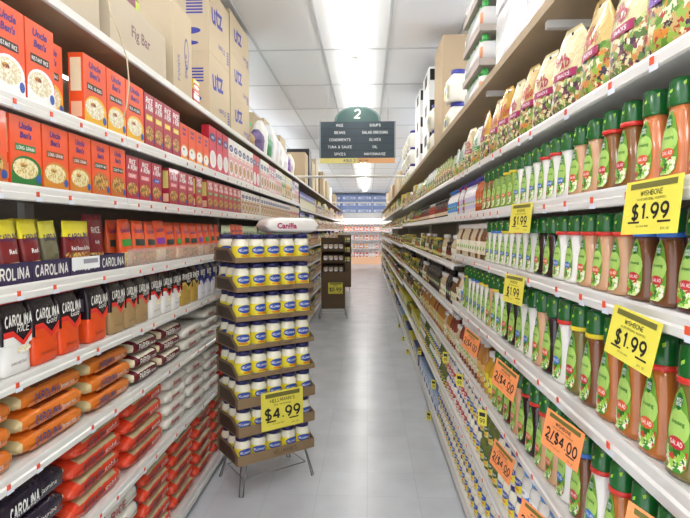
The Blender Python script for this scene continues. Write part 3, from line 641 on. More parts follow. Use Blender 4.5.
NAME = {'L': ['top', 'second', 'third', 'fourth', 'fifth', 'sixth', 'seventh', 'bottom'], 'R': ['top', 'second', 'third', 'fourth', 'fifth', 'sixth', 'seventh', 'bottom']}
def place(side, i, extra=''):
    return f"{'left' if side == 'L' else 'right'} {NAME[side][i]} shelf{extra}"
def zof(side, i, y):
    if side == 'L': return (SL if y < 7.7 else SLF)[i][0]
    return (SR if y < 3.35 else SRM if y < 8.2 else SRF)[i][0]
def on(side, i, yc, p, wd, extra='', back=0., lod=None, dz=0., jy=0, h=None, rz=0, fit=True, tilt=None):
    off = .014+back+p.d/2
    x = LX-off if side == 'L' else RX+off
    sx = (wd-.004)/p.w if fit else 1
    put(p, (x, yc, zof(side, i, yc)+.0012+dz), (PI/2 if side == 'L' else -PI/2)+rz, place(side, i, extra), lod=(1 if yc > 4.2 else 0) if lod is None else lod, scale=(sx, 1, h or 1), tilt=tilt)
def seq(side, i, items, wob=0, **k):
    """items: (proto, y0, y1)"""
    for q in items:
        if wob: k['rz'] = random.uniform(-.02, .3); k['h'] = random.uniform(.88, 1.04)
        on(side, i, (q[1]+q[2])/2, q[0] if not isinstance(q[0], str) else P[q[0]], q[2]-q[1], **k)
SEAMS = {'L': (2.13, 4.9, 7.7, 12.2, 16.7), 'R': (3.35, 5.7, 8.2, 12.5, 17)}
def fill(side, i, y0, y1, protos, runlen=(2, 4), seed=0, maxh=None, **k):
    rnd = random.Random(seed*31+i); y = y0; j = 0; left = 0
    while y < y1:
        if left == 0: q = protos[rnd.randrange(len(protos))] if j else protos[0]; j += 1; left = rnd.randint(*runlen)
        q_ = P[q] if not isinstance(q, Proto) else q
        wd = q_.w+.004; 
        if y+wd > y1: break
        for sm in SEAMS[side]:
            if y < sm < y+wd: y = sm+.002
        zs = {'L': SL if y < 7.7 else SLF, 'R': SR if y < 3.35 else SRM if y < 8.2 else SRF}[side]
        gap = zs[i-1][0]-zs[i-1][1]-zs[i][0]-.008 if i else 1
        on(side, i, y+wd/2, q_, wd, h=min(1, gap/q_.h), **k); y += wd; left -= 1

# ---- left second shelf (upper rice boxes)
seq('L', 1, [('ub_big', .95, 1.09), ('ub_big', 1.095, 1.235), ('ub_big', 1.24, 1.38), ('ub_big', 1.384, 1.524), ('ub_big', 1.527, 1.669)])
seq('L', 1, [('ub_yel', 1.672, 1.80)], back=.05)
seq('L', 1, [('ub_yel', 1.84, 2.005), ('ub_yel', 2.007, 2.165), ('ub_yel', 2.167, 2.34), ('ro_yel', 2.35, 2.455), ('ro_yel', 2.457, 2.565), ('ro_yel', 2.568, 2.678), ('ro_yel', 2.68, 2.795),
             ('ub_sml', 2.80, 2.92), ('ub_sml', 2.925, 3.055), ('ub_sml', 3.06, 3.185), ('ub_sml', 3.19, 3.305), ('pas1', 3.31, 3.47), ('pas1', 3.475, 3.62), ('pas1', 3.625, 3.77)])
fill('L', 1, 3.78, 4.89, ['pas2', 'pas1', 'pas2'], (3, 4), 1)
fill('L', 1, 4.91, 6.4, ['pas2', 'pas3', 'pas2', 'pas4', 'pas6', 'pas5'], (2, 3), 2); fill('L', 1, 6.4, 7.69, ['pas3', 'pas5', 'pas6', 'pas2'], (1, 3), 3)
fill('L', 1, 7.72, 10.2, ['blu1', 'blu1', 'blu2'], (4, 6), 4); fill('L', 1, 10.2, 21.2, ['mul2', 'mul1', 'mul3', 'blu2', 'pas4', 'pas3'], (2, 4), 5)
# ---- left third shelf
seq('L', 2, [('ub_grn', 1.0, 1.14), ('ub_grn', 1.145, 1.285), ('ub_drk', 1.29, 1.435), ('ub_grn', 1.444, 1.588), ('ub_brn', 1.592, 1.733), ('ub_brn', 1.738, 1.877), ('ub_drk', 1.882, 2.016), ('ub_drk', 2.02, 2.15),
             ('ro_red', 2.154, 2.275), ('ro_red', 2.278, 2.41), ('ro_blu', 2.414, 2.53), ('ro_red', 2.63, 2.755), ('ro_red', 2.758, 2.89), ('ro_red', 2.895, 3.0), ('ro_grn', 3.04, 3.16)])
fill('L', 2, 3.26, 4.15, ['ro_grn', 'ro_red'], (3, 4), 1); fill('L', 2, 4.15, 4.89, ['cou2', 'cou1'], (3, 4), 1)
fill('L', 2, 4.91, 7.69, ['cou2', 'cou3', 'cou2', 'cou3'], (2, 5), 2); fill('L', 2, 7.72, 10.2, ['blu1', 'mul1', 'blu1'], (4, 6), 9); fill('L', 2, 10.2, 21.2, ['mul3', 'mul1', 'cou1', 'mul2', 'cou3'], (2, 4), 3)
# ---- left fourth shelf: trays with bags
TR = M('#33264a', .6)
def tray(w, d, h, paper=False, word='CAROLINA'):
    t = 'paper' if paper else word
    p = Proto('display_tray', 'display tray'); p.w, p.d, p.h = w, d, h; p.desc = 'dark purple cardboard tray'+(' with white price paper' if paper else '')
    b = MB(); e = .003
    b.box(-w/2, w/2, -d/2, d/2, 0, e, TR); b.box(-w/2, w/2, -d/2, -d/2+e, e, h, TR); b.box(-w/2, w/2, d/2-e, d/2, e, h, TR)
    b.box(-w/2, -w/2+e, -d/2+e, d/2-e, e, h, TR); b.box(w/2-e, w/2, -d/2+e, d/2-e, e, h, TR)
    b.text(word, 0, h*.25, h*.5, OFFW, front(-d/2, .0008), w*.86, bold=.03); p.part('tray_body', b)
    if paper:
        q = MB(); q.rect(-w*.47, w*.47, h*.28, h*1.0, WHITE, front(-d/2, .002)); q.rect(-w*.1, w*.4, h*.6, h*.86, M('#9a9aa4', .5), front(-d/2, .0026)); p.part('price_paper', q, None, 'white price paper')
    return p
tr1, tr2 = tray(.196, .3, .062), tray(.196, .3, .062, True)
trays = [(1.05, 0), (1.25, 0), (1.42, 0), (1.618, 0), (1.816, 1), (2.014, 0)]
trays = [(1.115+.2*k, 1 if k == 3 else 0) for k in range(6)]
trays = [(1.222, 0), (1.422, 0), (1.622, 0), (1.822, 1), (2.022, 0)]
for y, pp in trays: put(tr2 if pp else tr1, (LX-.012-.15, y, 1.4432), PI/2, place('L', 3))
ks = ['cy2', 'cy1', 'cy1', 'cy3', 'cy2', 'cy2', 'cy1', 'cy1', 'cy3', 'cy2', 'cy2']
ys = [1.172, 1.272, 1.37, 1.472, 1.572, 1.672, 1.77]
for j, (y, k) in enumerate(zip(ys[:6], ['cy2', 'cy3', 'cy2', 'cy1', 'cy1', 'cy3'])):
    on('L', 3, y, P[k], .09, dz=.007, back=.014, fit=False, tilt=(-.03, random.uniform(-.06, .06)))
    on('L', 3, y+(.045 if j % 2 == 0 else -.004), P[ks[(j+3) % 11]], .09, dz=.004, h=1.05, back=.08, rz=random.uniform(-.1, .1), extra=', back row', fit=False)
    on('L', 3, y, P[ks[(j+6) % 11]], .09, dz=.004, back=.146, extra=', third row deep', fit=False)
on('L', 3, 1.824, P['cyb'], .16, dz=.004, back=.012, fit=False, extra=''); on('L', 3, 2.022, P['mar'], .15, dz=.004, back=.06, fit=False)
yy = 2.14
for j, k in enumerate(['ob1', 'ob2', 'ob2', 'ob3', 'ob2', 'ob1', 'ob2', 'ob2', 'ob3', 'ob1', 'ob2', 'ob2']):
    on('L', 3, yy+.062, P[k], .105, back=.014, rz=random.uniform(-.12, .12), h=random.uniform(.9, 1.02), dz=.003, tilt=(-.02, random.uniform(-.04, .04))); on('L', 3, yy+.062, P['ob2'], .12, back=.068, extra=', back row'); yy += .124
cl = GLASS('#f2d9d0', .3)
p = Proto('plastic_bin', 'plastic bin'); p.desc = 'clear plastic bin holding orange rice pouches'
b = MB(); b.box(-.36, .36, -.004, 0, 0, .075, cl); b.box(-.36, .36, 0, .004, 0, .003, cl); p.part('bin_front', b)
for y in (2.50, 3.225): put(p, (LX-.010, y, 1.4432), PI/2, place('L', 3))
fill('L', 3, 3.64, 4.89, ['pg', 'po', 'pb', 'ob2', 'pg'], (1, 2), 5); fill('L', 3, 4.91, 7.69, ['pg', 'po', 'ob2', 'pb'], (2, 4), 6)
fill('L', 3, 7.72, 21.2, ['mul1', 'blu1', 'mul3', 'mul2', 'po'], (1, 3), 7)
# ---- left fifth shelf: upright rice bags
seq('L', 4, [('bb_wht', 1.11, 1.24), ('bb_wht', 1.245, 1.38), ('bb_wht', 1.384, 1.517), ('bb_org', 1.521, 1.655), ('bb_org', 1.659, 1.785), ('bb_org', 1.84, 1.975), ('bb_tan', 1.997, 2.118), ('bb_tan', 2.122, 2.235), ('bb_tan', 2.24, 2.36),
             ('bb_wht', 2.37, 2.51), ('bb_wht', 2.515, 2.645), ('bb_wht', 2.65, 2.77), ('bb_gld', 2.78, 2.945), ('bb_gld', 2.95, 3.07), ('bb_blu', 3.08, 3.2), ('bb_blu', 3.205, 3.33), ('bb_blu', 3.335, 3.46), ('bb_blu', 3.465, 3.6)])
seq('L', 4, [('bb_org', 1.7, 1.83), ('bb_org', 1.84, 1.975)], back=.085, extra=', back row')
fill('L', 4, 3.62, 7.69, ['bb_blu', 'bb_tan', 'bb_wht'], (3, 5), 2); fill('L', 4, 7.72, 21.2, ['mul2', 'mul1', 'blu2', 'mul3'], (1, 3), 3)
# ---- flat bag stacks
def stack(i, y0, y1, key, n, dz=None, jit=.01, back=0., seed=0, lod=None):
    p = P[key]; rnd = random.Random(int(y0*100)+i+seed); t = dz or p.h*.985
    for k in range(n):
        on('L', i, (y0+y1)/2+rnd.uniform(-jit, jit)*.4, p, y1-y0-.012, extra=(', bottom layer', ', second layer up', ', third layer up', ', fourth layer up', ', fifth layer up')[k],
           dz=.002+k*(t+.0015), back=back+rnd.uniform(0, jit), h=t/p.h, rz=rnd.uniform(-.025, .025), lod=lod)
stack(5, 1.09, 1.44, 'fl_org', 3); stack(5, 1.45, 1.81, 'fl_org', 3); stack(5, 1.82, 2.18, 'fl_org', 3)
stack(5, 2.19, 2.47, 'fl_mar', 3); stack(5, 2.48, 2.79, 'fl_mar', 3); stack(5, 2.80, 3.15, 'fl_wht', 2); stack(5, 3.17, 3.5, 'fl_wht', 3, .06); stack(5, 3.52, 3.85, 'fl_wht', 3, .06)
for k in range(11): stack(5, 3.88+.345*k, 3.88+.345*k+.335, ['fl_wht', 'fl_mar', 'fl_org'][k % 3], 3, .062)
stack(6, .95, 1.31, 'fl_blk', 3, .088); stack(6, 1.32, 1.69, 'fl_blk', 3, .088); stack(6, 1.70, 2.09, 'fl_red', 4); stack(6, 2.10, 2.53, 'fl_red', 4)
stack(6, 2.55, 2.86, 'fl_wht', 4); stack(6, 2.87, 3.18, 'fl_wht', 4); stack(6, 3.19, 3.5, 'fl_wht', 4)
for k in range(12): stack(6, 3.53+.345*k, 3.53+.345*k+.335, ['fl_red', 'fl_wht', 'fl_red', 'fl_wb'][k % 4], 4)
stack(7, 1.5, 1.87, 'fl_wb', 5, .078); stack(7, 1.89, 2.23, 'fl_wb', 5, .078)
stack(7, 2.25, 2.60, 'fl_red', 5, .075); stack(7, 2.61, 2.97, 'fl_red', 5, .075); stack(7, 2.98, 3.32, 'fl_red', 5, .075); stack(7, 3.33, 3.66, 'fl_red', 5, .072)
for k in range(11): stack(7, 3.68+.36*k, 3.68+.36*k+.35, ['fl_red', 'fl_wb'][k % 2], 4, .078)
for i in (5, 6, 7): fill('L', i, 7.72, 21.2, [['mul3', 'mul2', 'mul1', 'blu2'], ['blu1', 'mul1', 'mul3'], ['mul2', 'blu2', 'mul1']][i-5], (1, 3), 8+i)

# ---- right second shelf: crouton bags
seq('R', 1, [('sb2', .60, .775), ('sb2', .78, .955), ('sb2', .96, 1.13), ('sb1', 1.135, 1.3), ('sb3', 1.305, 1.47), ('sb1', 1.475, 1.655), ('sb1', 1.66, 1.835), ('sb3', 1.84, 2.0), ('sb1', 2.005, 2.17), ('sb4', 2.175, 2.33), ('sb3', 2.335, 2.49),
             ('sb4', 2.56, 2.72), ('sb5', 2.73, 2.9), ('sb1', 2.91, 3.09), ('sb5', 3.1, 3.33), ('sb5', 3.4, 3.55), ('sb6', 3.56, 3.7)], wob=1)
fill('R', 1, 3.72, 5.69, ['sb6', 'sb5', 'b_red'], (3, 5), 1); fill('R', 1, 5.72, 8.19, ['sb6', 'jr5', 'mul3', 'sb5'], (1, 3), 2); fill('R', 1, 8.22, 21.2, ['jr2', 'mul3', 'jr5', 'jr1', 'mul1'], (2, 4), 3)
# ---- right third shelf dressings
def bottles(i, y0, names, pitch, back=0., extra='', big=False, lod=None):
    y = y0
    for nme in names:
        k, ring = (nme.split('/')+[''])[:2]; q = D(k, ring, big) if k in DV else P[k]
        on('R', i, y+pitch/2, q, min(pitch, q.w+.004), back=back, extra=extra, lod=lod, fit=False, rz=(.1+random.uniform(-.06, .06)) if k in DV else 0); y += pitch
    return y
bottles(2, .60, 'org org org org org org ita/r ita/r pch pch wht wht/r wht/r wht'.split(), .0905)
bottles(2, .60, 'org org org org org org ita/r ita/r pch pch wht wht/r wht/r wht'.split(), .0905, back=.06, extra=', back row')
bottles(2, 1.875, 'wht wht grn/y grn/y grn grn ita ita'.split(), .0905)
y = bottles(2, 2.605, 'b_amb b_amb b_amb b_pur b_pur b_pur b_pur b_pur b_red b_pur b_pur b_red'.split(), .06)
fill('R', 2, 3.36, 5.69, ['b_blu', 'jr3', 'b_red', 'jr4', 'jr3', 'b_pur'], (3, 5), 1); fill('R', 2, 5.71, 8.19, ['jr1', 'jr5', 'jr2', 'jr3'], (2, 4), 2); fill('R', 2, 8.21, 21.2, ['jr2', 'jr1', 'jr4', 'jr3', 'jr5'], (2, 4), 3)
# ---- right fourth
n4 = 'mrn mrn mrn mrn brn/b brn/b pch/r pch/r pch/r wht/r wht/r drk drk wht wht wht/r wht/y wht/y'.split()
bottles(3, .62, n4, .0905); bottles(3, .62, n4, .0905, back=.06, extra=', back row')
bottles(3, .62+.0905*18, 'b_sg b_sq b_blu b_blu'.split(), .079, lod=0) if 0 else bottles(3, 2.255, 'wht/b wht/b wht'.split(), .0905)
bottles(3, 2.53, 'b_wc2 b_wc2 b_wc1 b_wc2 b_wc1 b_wc1 b_wc2 b_wc1 b_wc1 b_wc1 b_wc2 b_wc1 b_wc1'.split(), .0625)
fill('R', 3, 3.36, 5.69, ['b_wc1', 'b_wc2', 'jr3', 'jr1', 'jr2'], (1, 3), 1); fill('R', 3, 5.71, 8.19, ['jr1', 'jr5', 'jr2', 'jr3'], (2, 4), 4); fill('R', 3, 8.21, 21.2, ['jr3', 'jr2', 'jr4', 'jr1', 'jr5'], (2, 4), 5)
# ---- right fifth, tall bottles
n5 = 'olv olv olv olv/r crm/r crm crm brn/y olv/y wht/r drk pch wht wht drk drk/r wht wht/y pch wht/y wht/y wht/b wht/b wht grn/y'.split()
bottles(4, .60, n5, .1, big=True); bottles(4, .60, n5, .1, big=True, back=.07, extra=', back row')
bottles(4, 3.1, 'b_blu b_wc1 b_wc2'.split(), .08)
fill('R', 4, 3.36, 5.69, ['b_wc2', 'b_wc1', 'b_dk', 'b_wc1', 'jr1', 'b_dk'], (1, 3), 1); fill('R', 4, 5.71, 8.19, ['b_dk', 'jr3', 'jr2', 'jr1'], (1, 3), 4); fill('R', 4, 8.21, 21.2, ['jr1', 'jr3', 'jr2', 'jr5', 'jr4'], (2, 4), 6)
# ---- right sixth
n6 = 'grn grn grn grn grn crm/r wht/r brn/b wht/b pch/r pch/r drk/r drk/r pch mrn olv grn'.split()
bottles(5, .65, n6, .1, big=True); bottles(5, .65, n6, .1, big=True, back=.07, extra=', back row')
y = bottles(5, 2.36, 'b_wc5 b_wc5 b_wc3 b_wc3'.split(), .083)
fill('R', 5, y, 3.34, ['b_wc4', 'b_wc3', 'b_wc1'], (1, 2), 1); fill('R', 5, 3.36, 5.69, ['b_wc4', 'b_wc3', 'b_wc1', 'b_wc3', 'b_wc2'], (1, 2), 2)
for bk in (.075,): fill('R', 5, 2.36, 5.69, ['b_wc3', 'b_wc1', 'b_wc4', 'b_wc1'], (4, 6), 12, back=bk+.01, extra=', back row')
fill('R', 5, 5.71, 8.19, ['jr3', 'b_wc2', 'jr2'], (1, 3), 5); fill('R', 5, 8.21, 21.2, ['jr3', 'jr1', 'jr4', 'jr2'], (2, 4), 6)
# ---- right seventh and bottom: jars in layers
J7 = ['mj4', 'mj3', 'mj1', 'mj5', 'mj1', 'mj6', 'mj6', 'mj5', 'mj2', 'mj4', 'mj5', 'mj1']
for tier in (0, 1):
    for row in (0, 1, 2):
        y = 1.2; j = 0
        while y < 5.6:
            k = J7[(j//4+(tier if row == 0 else 0)*0) % 12]; q = P[k]
            if row < 2 or (tier == 1 and y < 3.2):
                on('R', 6, y+.0435, q, .087, back=row*.088, dz=tier*.1415, extra=(', lower layer', ', upper layer')[tier]+('', ', second row', ', third row')[row], lod=0 if y < 3 and row < 2 else 1, fit=False)
            y += .0875; j += 1
            for sm in SEAMS['R']:
                if y < sm < y+.0875: y = sm+.002
fill('R', 6, 5.71, 8.19, ['wp2', 'jr2', 'jr1'], (3, 5), 2); fill('R', 6, 8.21, 21.2, ['wp2', 'jr2', 'wp3', 'jr4'], (3, 7), 3)
for tier in (0, 1):
    for row in (0, 1, 2):
        y = 1.85; j = 0
        while y < 4.1:
            if row < 2 or tier == 1:
                on('R', 7, y+.0435, P['mj1' if (j//6) % 2 == 0 else 'mj2'], .087, back=row*.088, dz=tier*.1415, extra=(', lower layer', ', upper layer')[tier]+('', ', second row', ', third row')[row], lod=0 if y < 3.3 and row < 2 else 1, fit=False)
            y += .0875; j += 1
            for sm in SEAMS['R']:
                if y < sm < y+.0875: y = sm+.002
for tier in (0, 1):
    fill('R', 7, 4.12, 5.69, ['wp1', 'wp1', 'wp2'], (2, 4), 3, dz=tier*.1405, extra=(', lower layer', ', upper layer')[tier]) if 0 else None
fill('R', 7, 4.14, 5.69, ['wp1'], (3, 5), 3); fill('R', 7, 5.71, 8.19, ['wp3', 'wp2', 'wp1'], (2, 4), 4); fill('R', 7, 8.21, 21.2, ['wp2', 'wp1', 'jr1', 'wp3'], (1, 3), 5)

# ------------------------------------------------------------------ price signs
def sign(w, h, bg, lines, tilt_text=0):
    b = MB(); b.box(-w/2, w/2, -.0006, .0006, -h, 0, bg)
    f = front(-.0006, .0005)
    if lines:
        b.rect(-w*.4, w*.42, -h*.16, -h*.05, M('#6e6a30', .6), f)
        b.text(lines[0], 0, -h*.29, h*.085, INK, f, w*.6, bold=.01); b.text(lines[1], 0, -h*.38, h*.04, INK, f, w*.75, bold=0)
        b.text(lines[2], 0, -h*.72, h*.26, INK, f, w*.82, bold=.03, res=3)
        b.rect(-w*.38, -w*.16, -h*.8, -h*.765, INK, f); b.rect(w*.16, w*.38, -h*.8, -h*.765, INK, f)
        b.text('BUY SAVE MORE', -.1*w, -h*.87, h*.03, INK, f, w*.5, bold=0); b.text('8 FL OZ', w*.3, -h*.93, h*.04, INK, f, w*.2, bold=0)
    return b
def psign(name, w, h, bg, lines, loc, rz, tilt, label, roll=0):
    p = Proto(name, 'price sign'); p.part('card', sign(w, h, bg, lines))
    r = put(p, loc, 0, label=label); r.rotation_mode = 'XYZ'
    r.matrix_world = Matrix.Translation(loc) @ Matrix.Rotation(rz, 4, 'Z') @ Matrix.Rotation(tilt, 4, 'X') @ Matrix.Rotation(roll, 4, 'Y')
    return r
XR = RX-.022
WB = ['WISHBONE', 'SALAD DRESSING, ASSORTED', '$1.99']
psign('price_sign', .155, .102, YEL, WB, (XR-.003, .978, 1.694), -PI/2+.12, -.12, 'yellow one ninety-nine price sign on right third shelf, nearest', roll=-.03)
psign('price_sign', .155, .102, YEL, WB, (XR-.003, 1.02, 1.44), -PI/2+.1, -.15, 'yellow one ninety-nine price sign on right fourth shelf, nearest', roll=.1)
psign('price_sign', .16, .1, YEL, WB, (XR-.003, 1.79, 1.69), -PI/2+.15, -.1, 'small yellow price sign on right third shelf, farther along')
psign('price_sign', .16, .1, YEL, WB, (XR-.003, 1.86, 1.44), -PI/2+.15, -.1, 'small yellow price sign on right fourth shelf, farther along')
W2 = ['WISHBONE', 'SALAD DRESSING, ASSORTED', '2/$4.00']
psign('price_sign', .145, .1, ORG, W2, (XR-.028, 1.30, 1.125), -PI/2+.3, -.1, 'orange two for four price sign below big dressing bottles', roll=.12)
psign('price_sign', .15, .1, ORG, W2, (XR-.028, 1.84, 1.118), -PI/2+.3, -.1, 'orange price sign, second along right fifth shelf', roll=.2)
psign('price_sign', .15, .1, ORG, W2, (XR-.028, 2.45, 1.118), -PI/2+.3, -.1, 'orange price sign, third along right fifth shelf', roll=.2)
psign('price_sign', .145, .1, ORG, W2, (XR-.028, .86, 1.11), -PI/2+.4, -.1, 'orange price sign cut by the right picture edge', roll=.1)
psign('price_sign', .14, .1, ORG, W2, (XR-.028, 1.86, .81), -PI/2+.3, -.1, 'orange price sign on right sixth shelf, farther of two', roll=.2)
psign('price_sign', .14, .1, ORG, W2, (XR-.034, 1.45, .80), -PI/2+.5, -.1, 'orange price sign at the bottom edge of the picture', roll=.2)
b = MB()
for y, z, s_ in ((2.3, .80, 'right sixth shelf, first small tag'), (2.88, .80, 'right sixth shelf, second small tag'), (3.4, .80, 'right sixth shelf, third small tag'), (4.0, .44, 'right seventh shelf, first small tag'), (5.1, .44, 'right seventh shelf, second small tag'),
                (4.3, .08, 'right bottom shelf, first small tag'), (6.6, .08, 'right bottom shelf, second small tag'), (7.4, .08, 'right bottom shelf, third small tag'), (8.4, .08, 'right bottom shelf, fourth small tag')):
    q = MB(); q.box(-.03, .03, -.0006, .0006, -.07, 0, YEL); q.rect(-.02, .02, -.03, -.012, INK, front(-.0006, .0004)); q.text('99', 0, -.06, .02, INK, front(-.0006, .0004), .04)
    p = Proto('price_tag', 'price tag'); p.part('card', q); put(p, (XR-.012, y, z), -PI/2+.9, scale=(.7, 1, 1), label='yellow hanging price tag on '+s_)
q = MB(); q.box(-.03, .03, -.0006, .0006, -.07, 0, YEL); p = Proto('price_tag', 'price tag'); p.part('card', q)
put(p, (LX+.034, 5.2, 1.72), PI/2-.7, label='small yellow price tag hanging from left third shelf')

# ------------------------------------------------------------------ mayonnaise display
CB = M('#8f7758', .85, var=.18)
mb_o = (-.765, 2.985); ang = math.atan2(.315, .412); dw, dd = .53, .33
ux, uy = math.cos(ang), math.sin(ang); vx, vy = -uy, ux
def mp_(a, b): return (mb_o[0]+ux*a+vx*b, mb_o[1]+uy*a+vy*b)
cx_, cy_ = mp_(dw/2, dd/2)
def mtray(w, d, h, m=CB, dark='#4a3c30'):
    p = Proto('cardboard_tray', 'cardboard tray'); p.w, p.d, p.h = w, d, h; b = MB(); e = .004
    b.box(-w/2, w/2, -d/2, d/2, 0, e, m); b.box(-w/2, w/2, -d/2, -d/2+e, e, h, m); b.box(-w/2, w/2, d/2-e, d/2, e, h, m)
    # side walls slope down from the back, with the dark printed side panel
    for s in (-1, 1):
        x0 = s*w/2; x1 = s*(w/2-e); hb = .085 if h < .04 else .1
        vs = [(x0, -d/2+e, e), (x0, d/2-e, e), (x0, d/2-e, hb), (x0, -d/2+d*.3, hb), (x0, -d/2+e, h)]
        vs += [(x1, a, c) for _, a, c in vs]
        b.add(vs, [(0, 1, 2, 3, 4), (9, 8, 7, 6, 5)]+[(k, 5+k, 5+(k+1) % 5, (k+1) % 5) for k in range(5)], m)
        b.poly([(-d*.38, .008), (d*.38, .008), (d*.38, hb-.015), (-d*.15, hb-.015), (-d*.38, h*.8)], M(dark, .7), lambda u, v: (x0+s*.0008, u, v))
    b.text("HELLMANN'S", w*.1, h*.3, h*.4, M('#5f4d38', .8), front(-d/2, .0008), w*.3)
    p.part('tray_body', b); return p
mt = mtray(.53, .332, .03); mt2 = mtray(.53, .332, .062); TH = .174
layn = ['bottom', 'second', 'third', 'fourth', 'fifth', 'sixth', 'seventh', 'top']
rnd = random.Random(3)
for k in range(8):
    z = .19+k*TH; dx, dy, da = rnd.uniform(-.006, .006), rnd.uniform(-.006, .006), rnd.uniform(-.02, .02)
    T = Matrix.Translation((cx_+dx, cy_+dy, z)) @ Matrix.Rotation(ang+da, 4, 'Z')
    r = put(mt if k > 2 else mt2, (0, 0, 0), label=f'brown cardboard tray of mayonnaise jars, {layn[k]} layer of the display'); r.location = T.translation; r.rotation_euler = (0, 0, ang+da)
    for i in range(5):
        for j in range(3):
            if k == 7 and i == 0 and j == 1: continue
            lp = T @ Matrix.Translation((-.208+i*.104, -.104+j*.104, .0045)); nm = ['leftmost', 'second from left', 'middle', 'second from right', 'rightmost'][i]
            jr = put(P['mayo'], lp.translation, ang+da+rnd.uniform(-.25, .25)*(1 if j == 0 else 3), lod=0,
                label=f"mayonnaise jar, {nm}, {['front', 'middle', 'back'][j]} row, {layn[k]} layer of display" if nm != 'middle' else f"mayonnaise jar, centre, {['front', 'middle', 'back'][j]} row, {layn[k]} layer of display", group='mayonnaise jars on the display')
# wire base
b = Proto('wire_display_base', 'display stand'); z1 = .186
fr = MB(); hw, hd = .225, .14
ring = [(-hw, -hd, z1), (hw, -hd, z1), (hw, hd, z1), (-hw, hd, z1), (-hw, -hd, z1)]
for a, c in zip(ring, ring[1:]): fr.tube([a, c], .004, CHROME)
lo = [(-hw+.01, -hd+.01, .09), (hw-.01, -hd+.01, .09), (hw-.01, hd-.01, .09), (-hw+.01, hd-.01, .09), (-hw+.01, -hd+.01, .09)]
for a, c in zip(lo, lo[1:]): fr.tube([a, c], .003, CHROME)
b.part('frame', fr)
for sx in (-1, 1):
    for sy in (-1, 1):
        l = MB(); l.tube([(sx*hw*.9, sy*hd, z1), (sx*(hw+.015), sy*(hd+.03), .004), (sx*(hw+.035), sy*(hd+.02), .004), (sx*hw*.99, sy*hd*.75, z1)], .004, CHROME); b.part('leg', l)
put(b, (cx_, cy_, 0), ang, label='chrome wire stand under the mayonnaise display')
put(b, (-.635, 9.42, 0), .12, label='chrome wire stand under the dark-capped jar display')
SG = ["HELLMANN'S", 'REAL MAYONNAISE', '$4.99']
fx, fy = mp_(.285, -.02)
p = psign('price_sign', .29, .235, YEL, SG, (fx, fy, .615), ang, -.02, 'large yellow four ninety-nine sign on the mayonnaise display')
# white bag on top
q = flat_bag('white rice bag', .36, .22, .1, '#efece4', '#f1eee8', '#f1eee8', 'Canilla', M('#a82a5a', .4), 'RICE', clear=.05); q.kind = 'rice_bag'
bx, by = mp_(.42, .15)
put(q, (bx, by, .19+7*TH+.0045+.1665), ang-.15, label='white rice bag lying on top of the mayonnaise display')

# second and third displays behind
CB2 = M('#6e5a44', .85, var=.2)
def shipper(w, d, rows, z0, h, jarp, nj, pitch):
    p = Proto('cardboard_display', 'product display'); b = MB()
    b.box(-w/2, -w/2+.006, -d/2, d/2, z0, z0+h, CB2); b.box(w/2-.006, w/2, -d/2, d/2, z0, z0+h, CB2); b.box(-w/2+.006, w/2-.006, d/2-.006, d/2, z0, z0+h, CB2)
    b.box(-w/2+.006, w/2-.006, -d/2, -d/2+.006, z0, rows[0]-.005, CB2)
    p.part('display_body', b)
    for z in rows:
        s = MB(); s.box(-w/2+.006, w/2-.006, -d/2, d/2-.006, z-.004, z, CB2); s.box(-w/2+.006, w/2-.006, -d/2, -d/2+.004, z, z+.04, CB2); p.part('display_shelf', s)
    return p
rows = [.81, 1.015, 1.22]
sh2 = shipper(.42, .3, rows, .19, 1.27, None, 4, .085)
put(sh2, (-.635, 9.42, 0), .12, label='brown cardboard display of dark-capped jars behind the mayonnaise')
dj = jar('dark', '#d8c8b8', '#3a1c24', M('#5a2a2c', .4), WHITE, .088, .15, 'dessert_jar')
for a, z in enumerate(rows):
    for i in range(4):
        lx, ly = -.138+i*.092, -.09; c_, s_ = math.cos(.12), math.sin(.12)
        put(dj, (-.635+c_*lx-s_*ly, 9.42+s_*lx+c_*ly, z+.001), .12, lod=1, label=f"dark-capped jar, {['leftmost', 'second from left', 'second from right', 'rightmost'][i]}, {['lower', 'middle', 'upper'][a]} row of brown display", group='dark-capped jars on the brown display')
psign('price_sign', .26, .2, YEL, ['SAUCE', 'GREAT VALUE', '$5.99'], (-.58, 9.24, .66), .12, -.01, 'yellow price sign on the brown cardboard display')
sh3 = shipper(.34, .3, [.75, 1.0, 1.25], .12, 1.35, None, 3, .1)
put(sh3, (-.62, 13.6, 0), .1, label='narrow cardboard display with yellow packs farther back')
put(b, (-.62, 13.6, -.066), .1, scale=(.7, .8, 1), label='short wire stand under the far cardboard display') if 0 else None
lb = MB(); lb.cbox(.3, .26, 0, .119, CHROME); lp_ = Proto('display_plinth', 'display stand')
for sx in (-1, 1):
    for sy in (-1, 1): m_ = MB(); m_.tube([(sx*.13, sy*.11, .118), (sx*.14, sy*.12, .003)], .005, CHROME); lp_.part('leg', m_)
m_ = MB(); m_.box(-.15, .15, -.13, .13, .112, .119, CHROME); lp_.part('frame', m_)
put(lp_, (-.62, 13.6, 0), .1, label='low wire stand under the far cardboard display')
yp = gbox('yellow pack', .085, .06, .15, '#e8d83a', M('#8ab83a', .4), WHITE, 'yellow_pack')
for a, z in enumerate((.75, 1.0, 1.25)):
    for i in range(3): put(yp, (-.61+(-.1+i*.1), 13.515+(-.1+i*.1)*.1, z+.001), .1, label=f"yellow pack, {['left', 'middle', 'right'][i]}, {['lower', 'middle', 'upper'][a]} row of the far display", group='yellow packs on the far display')

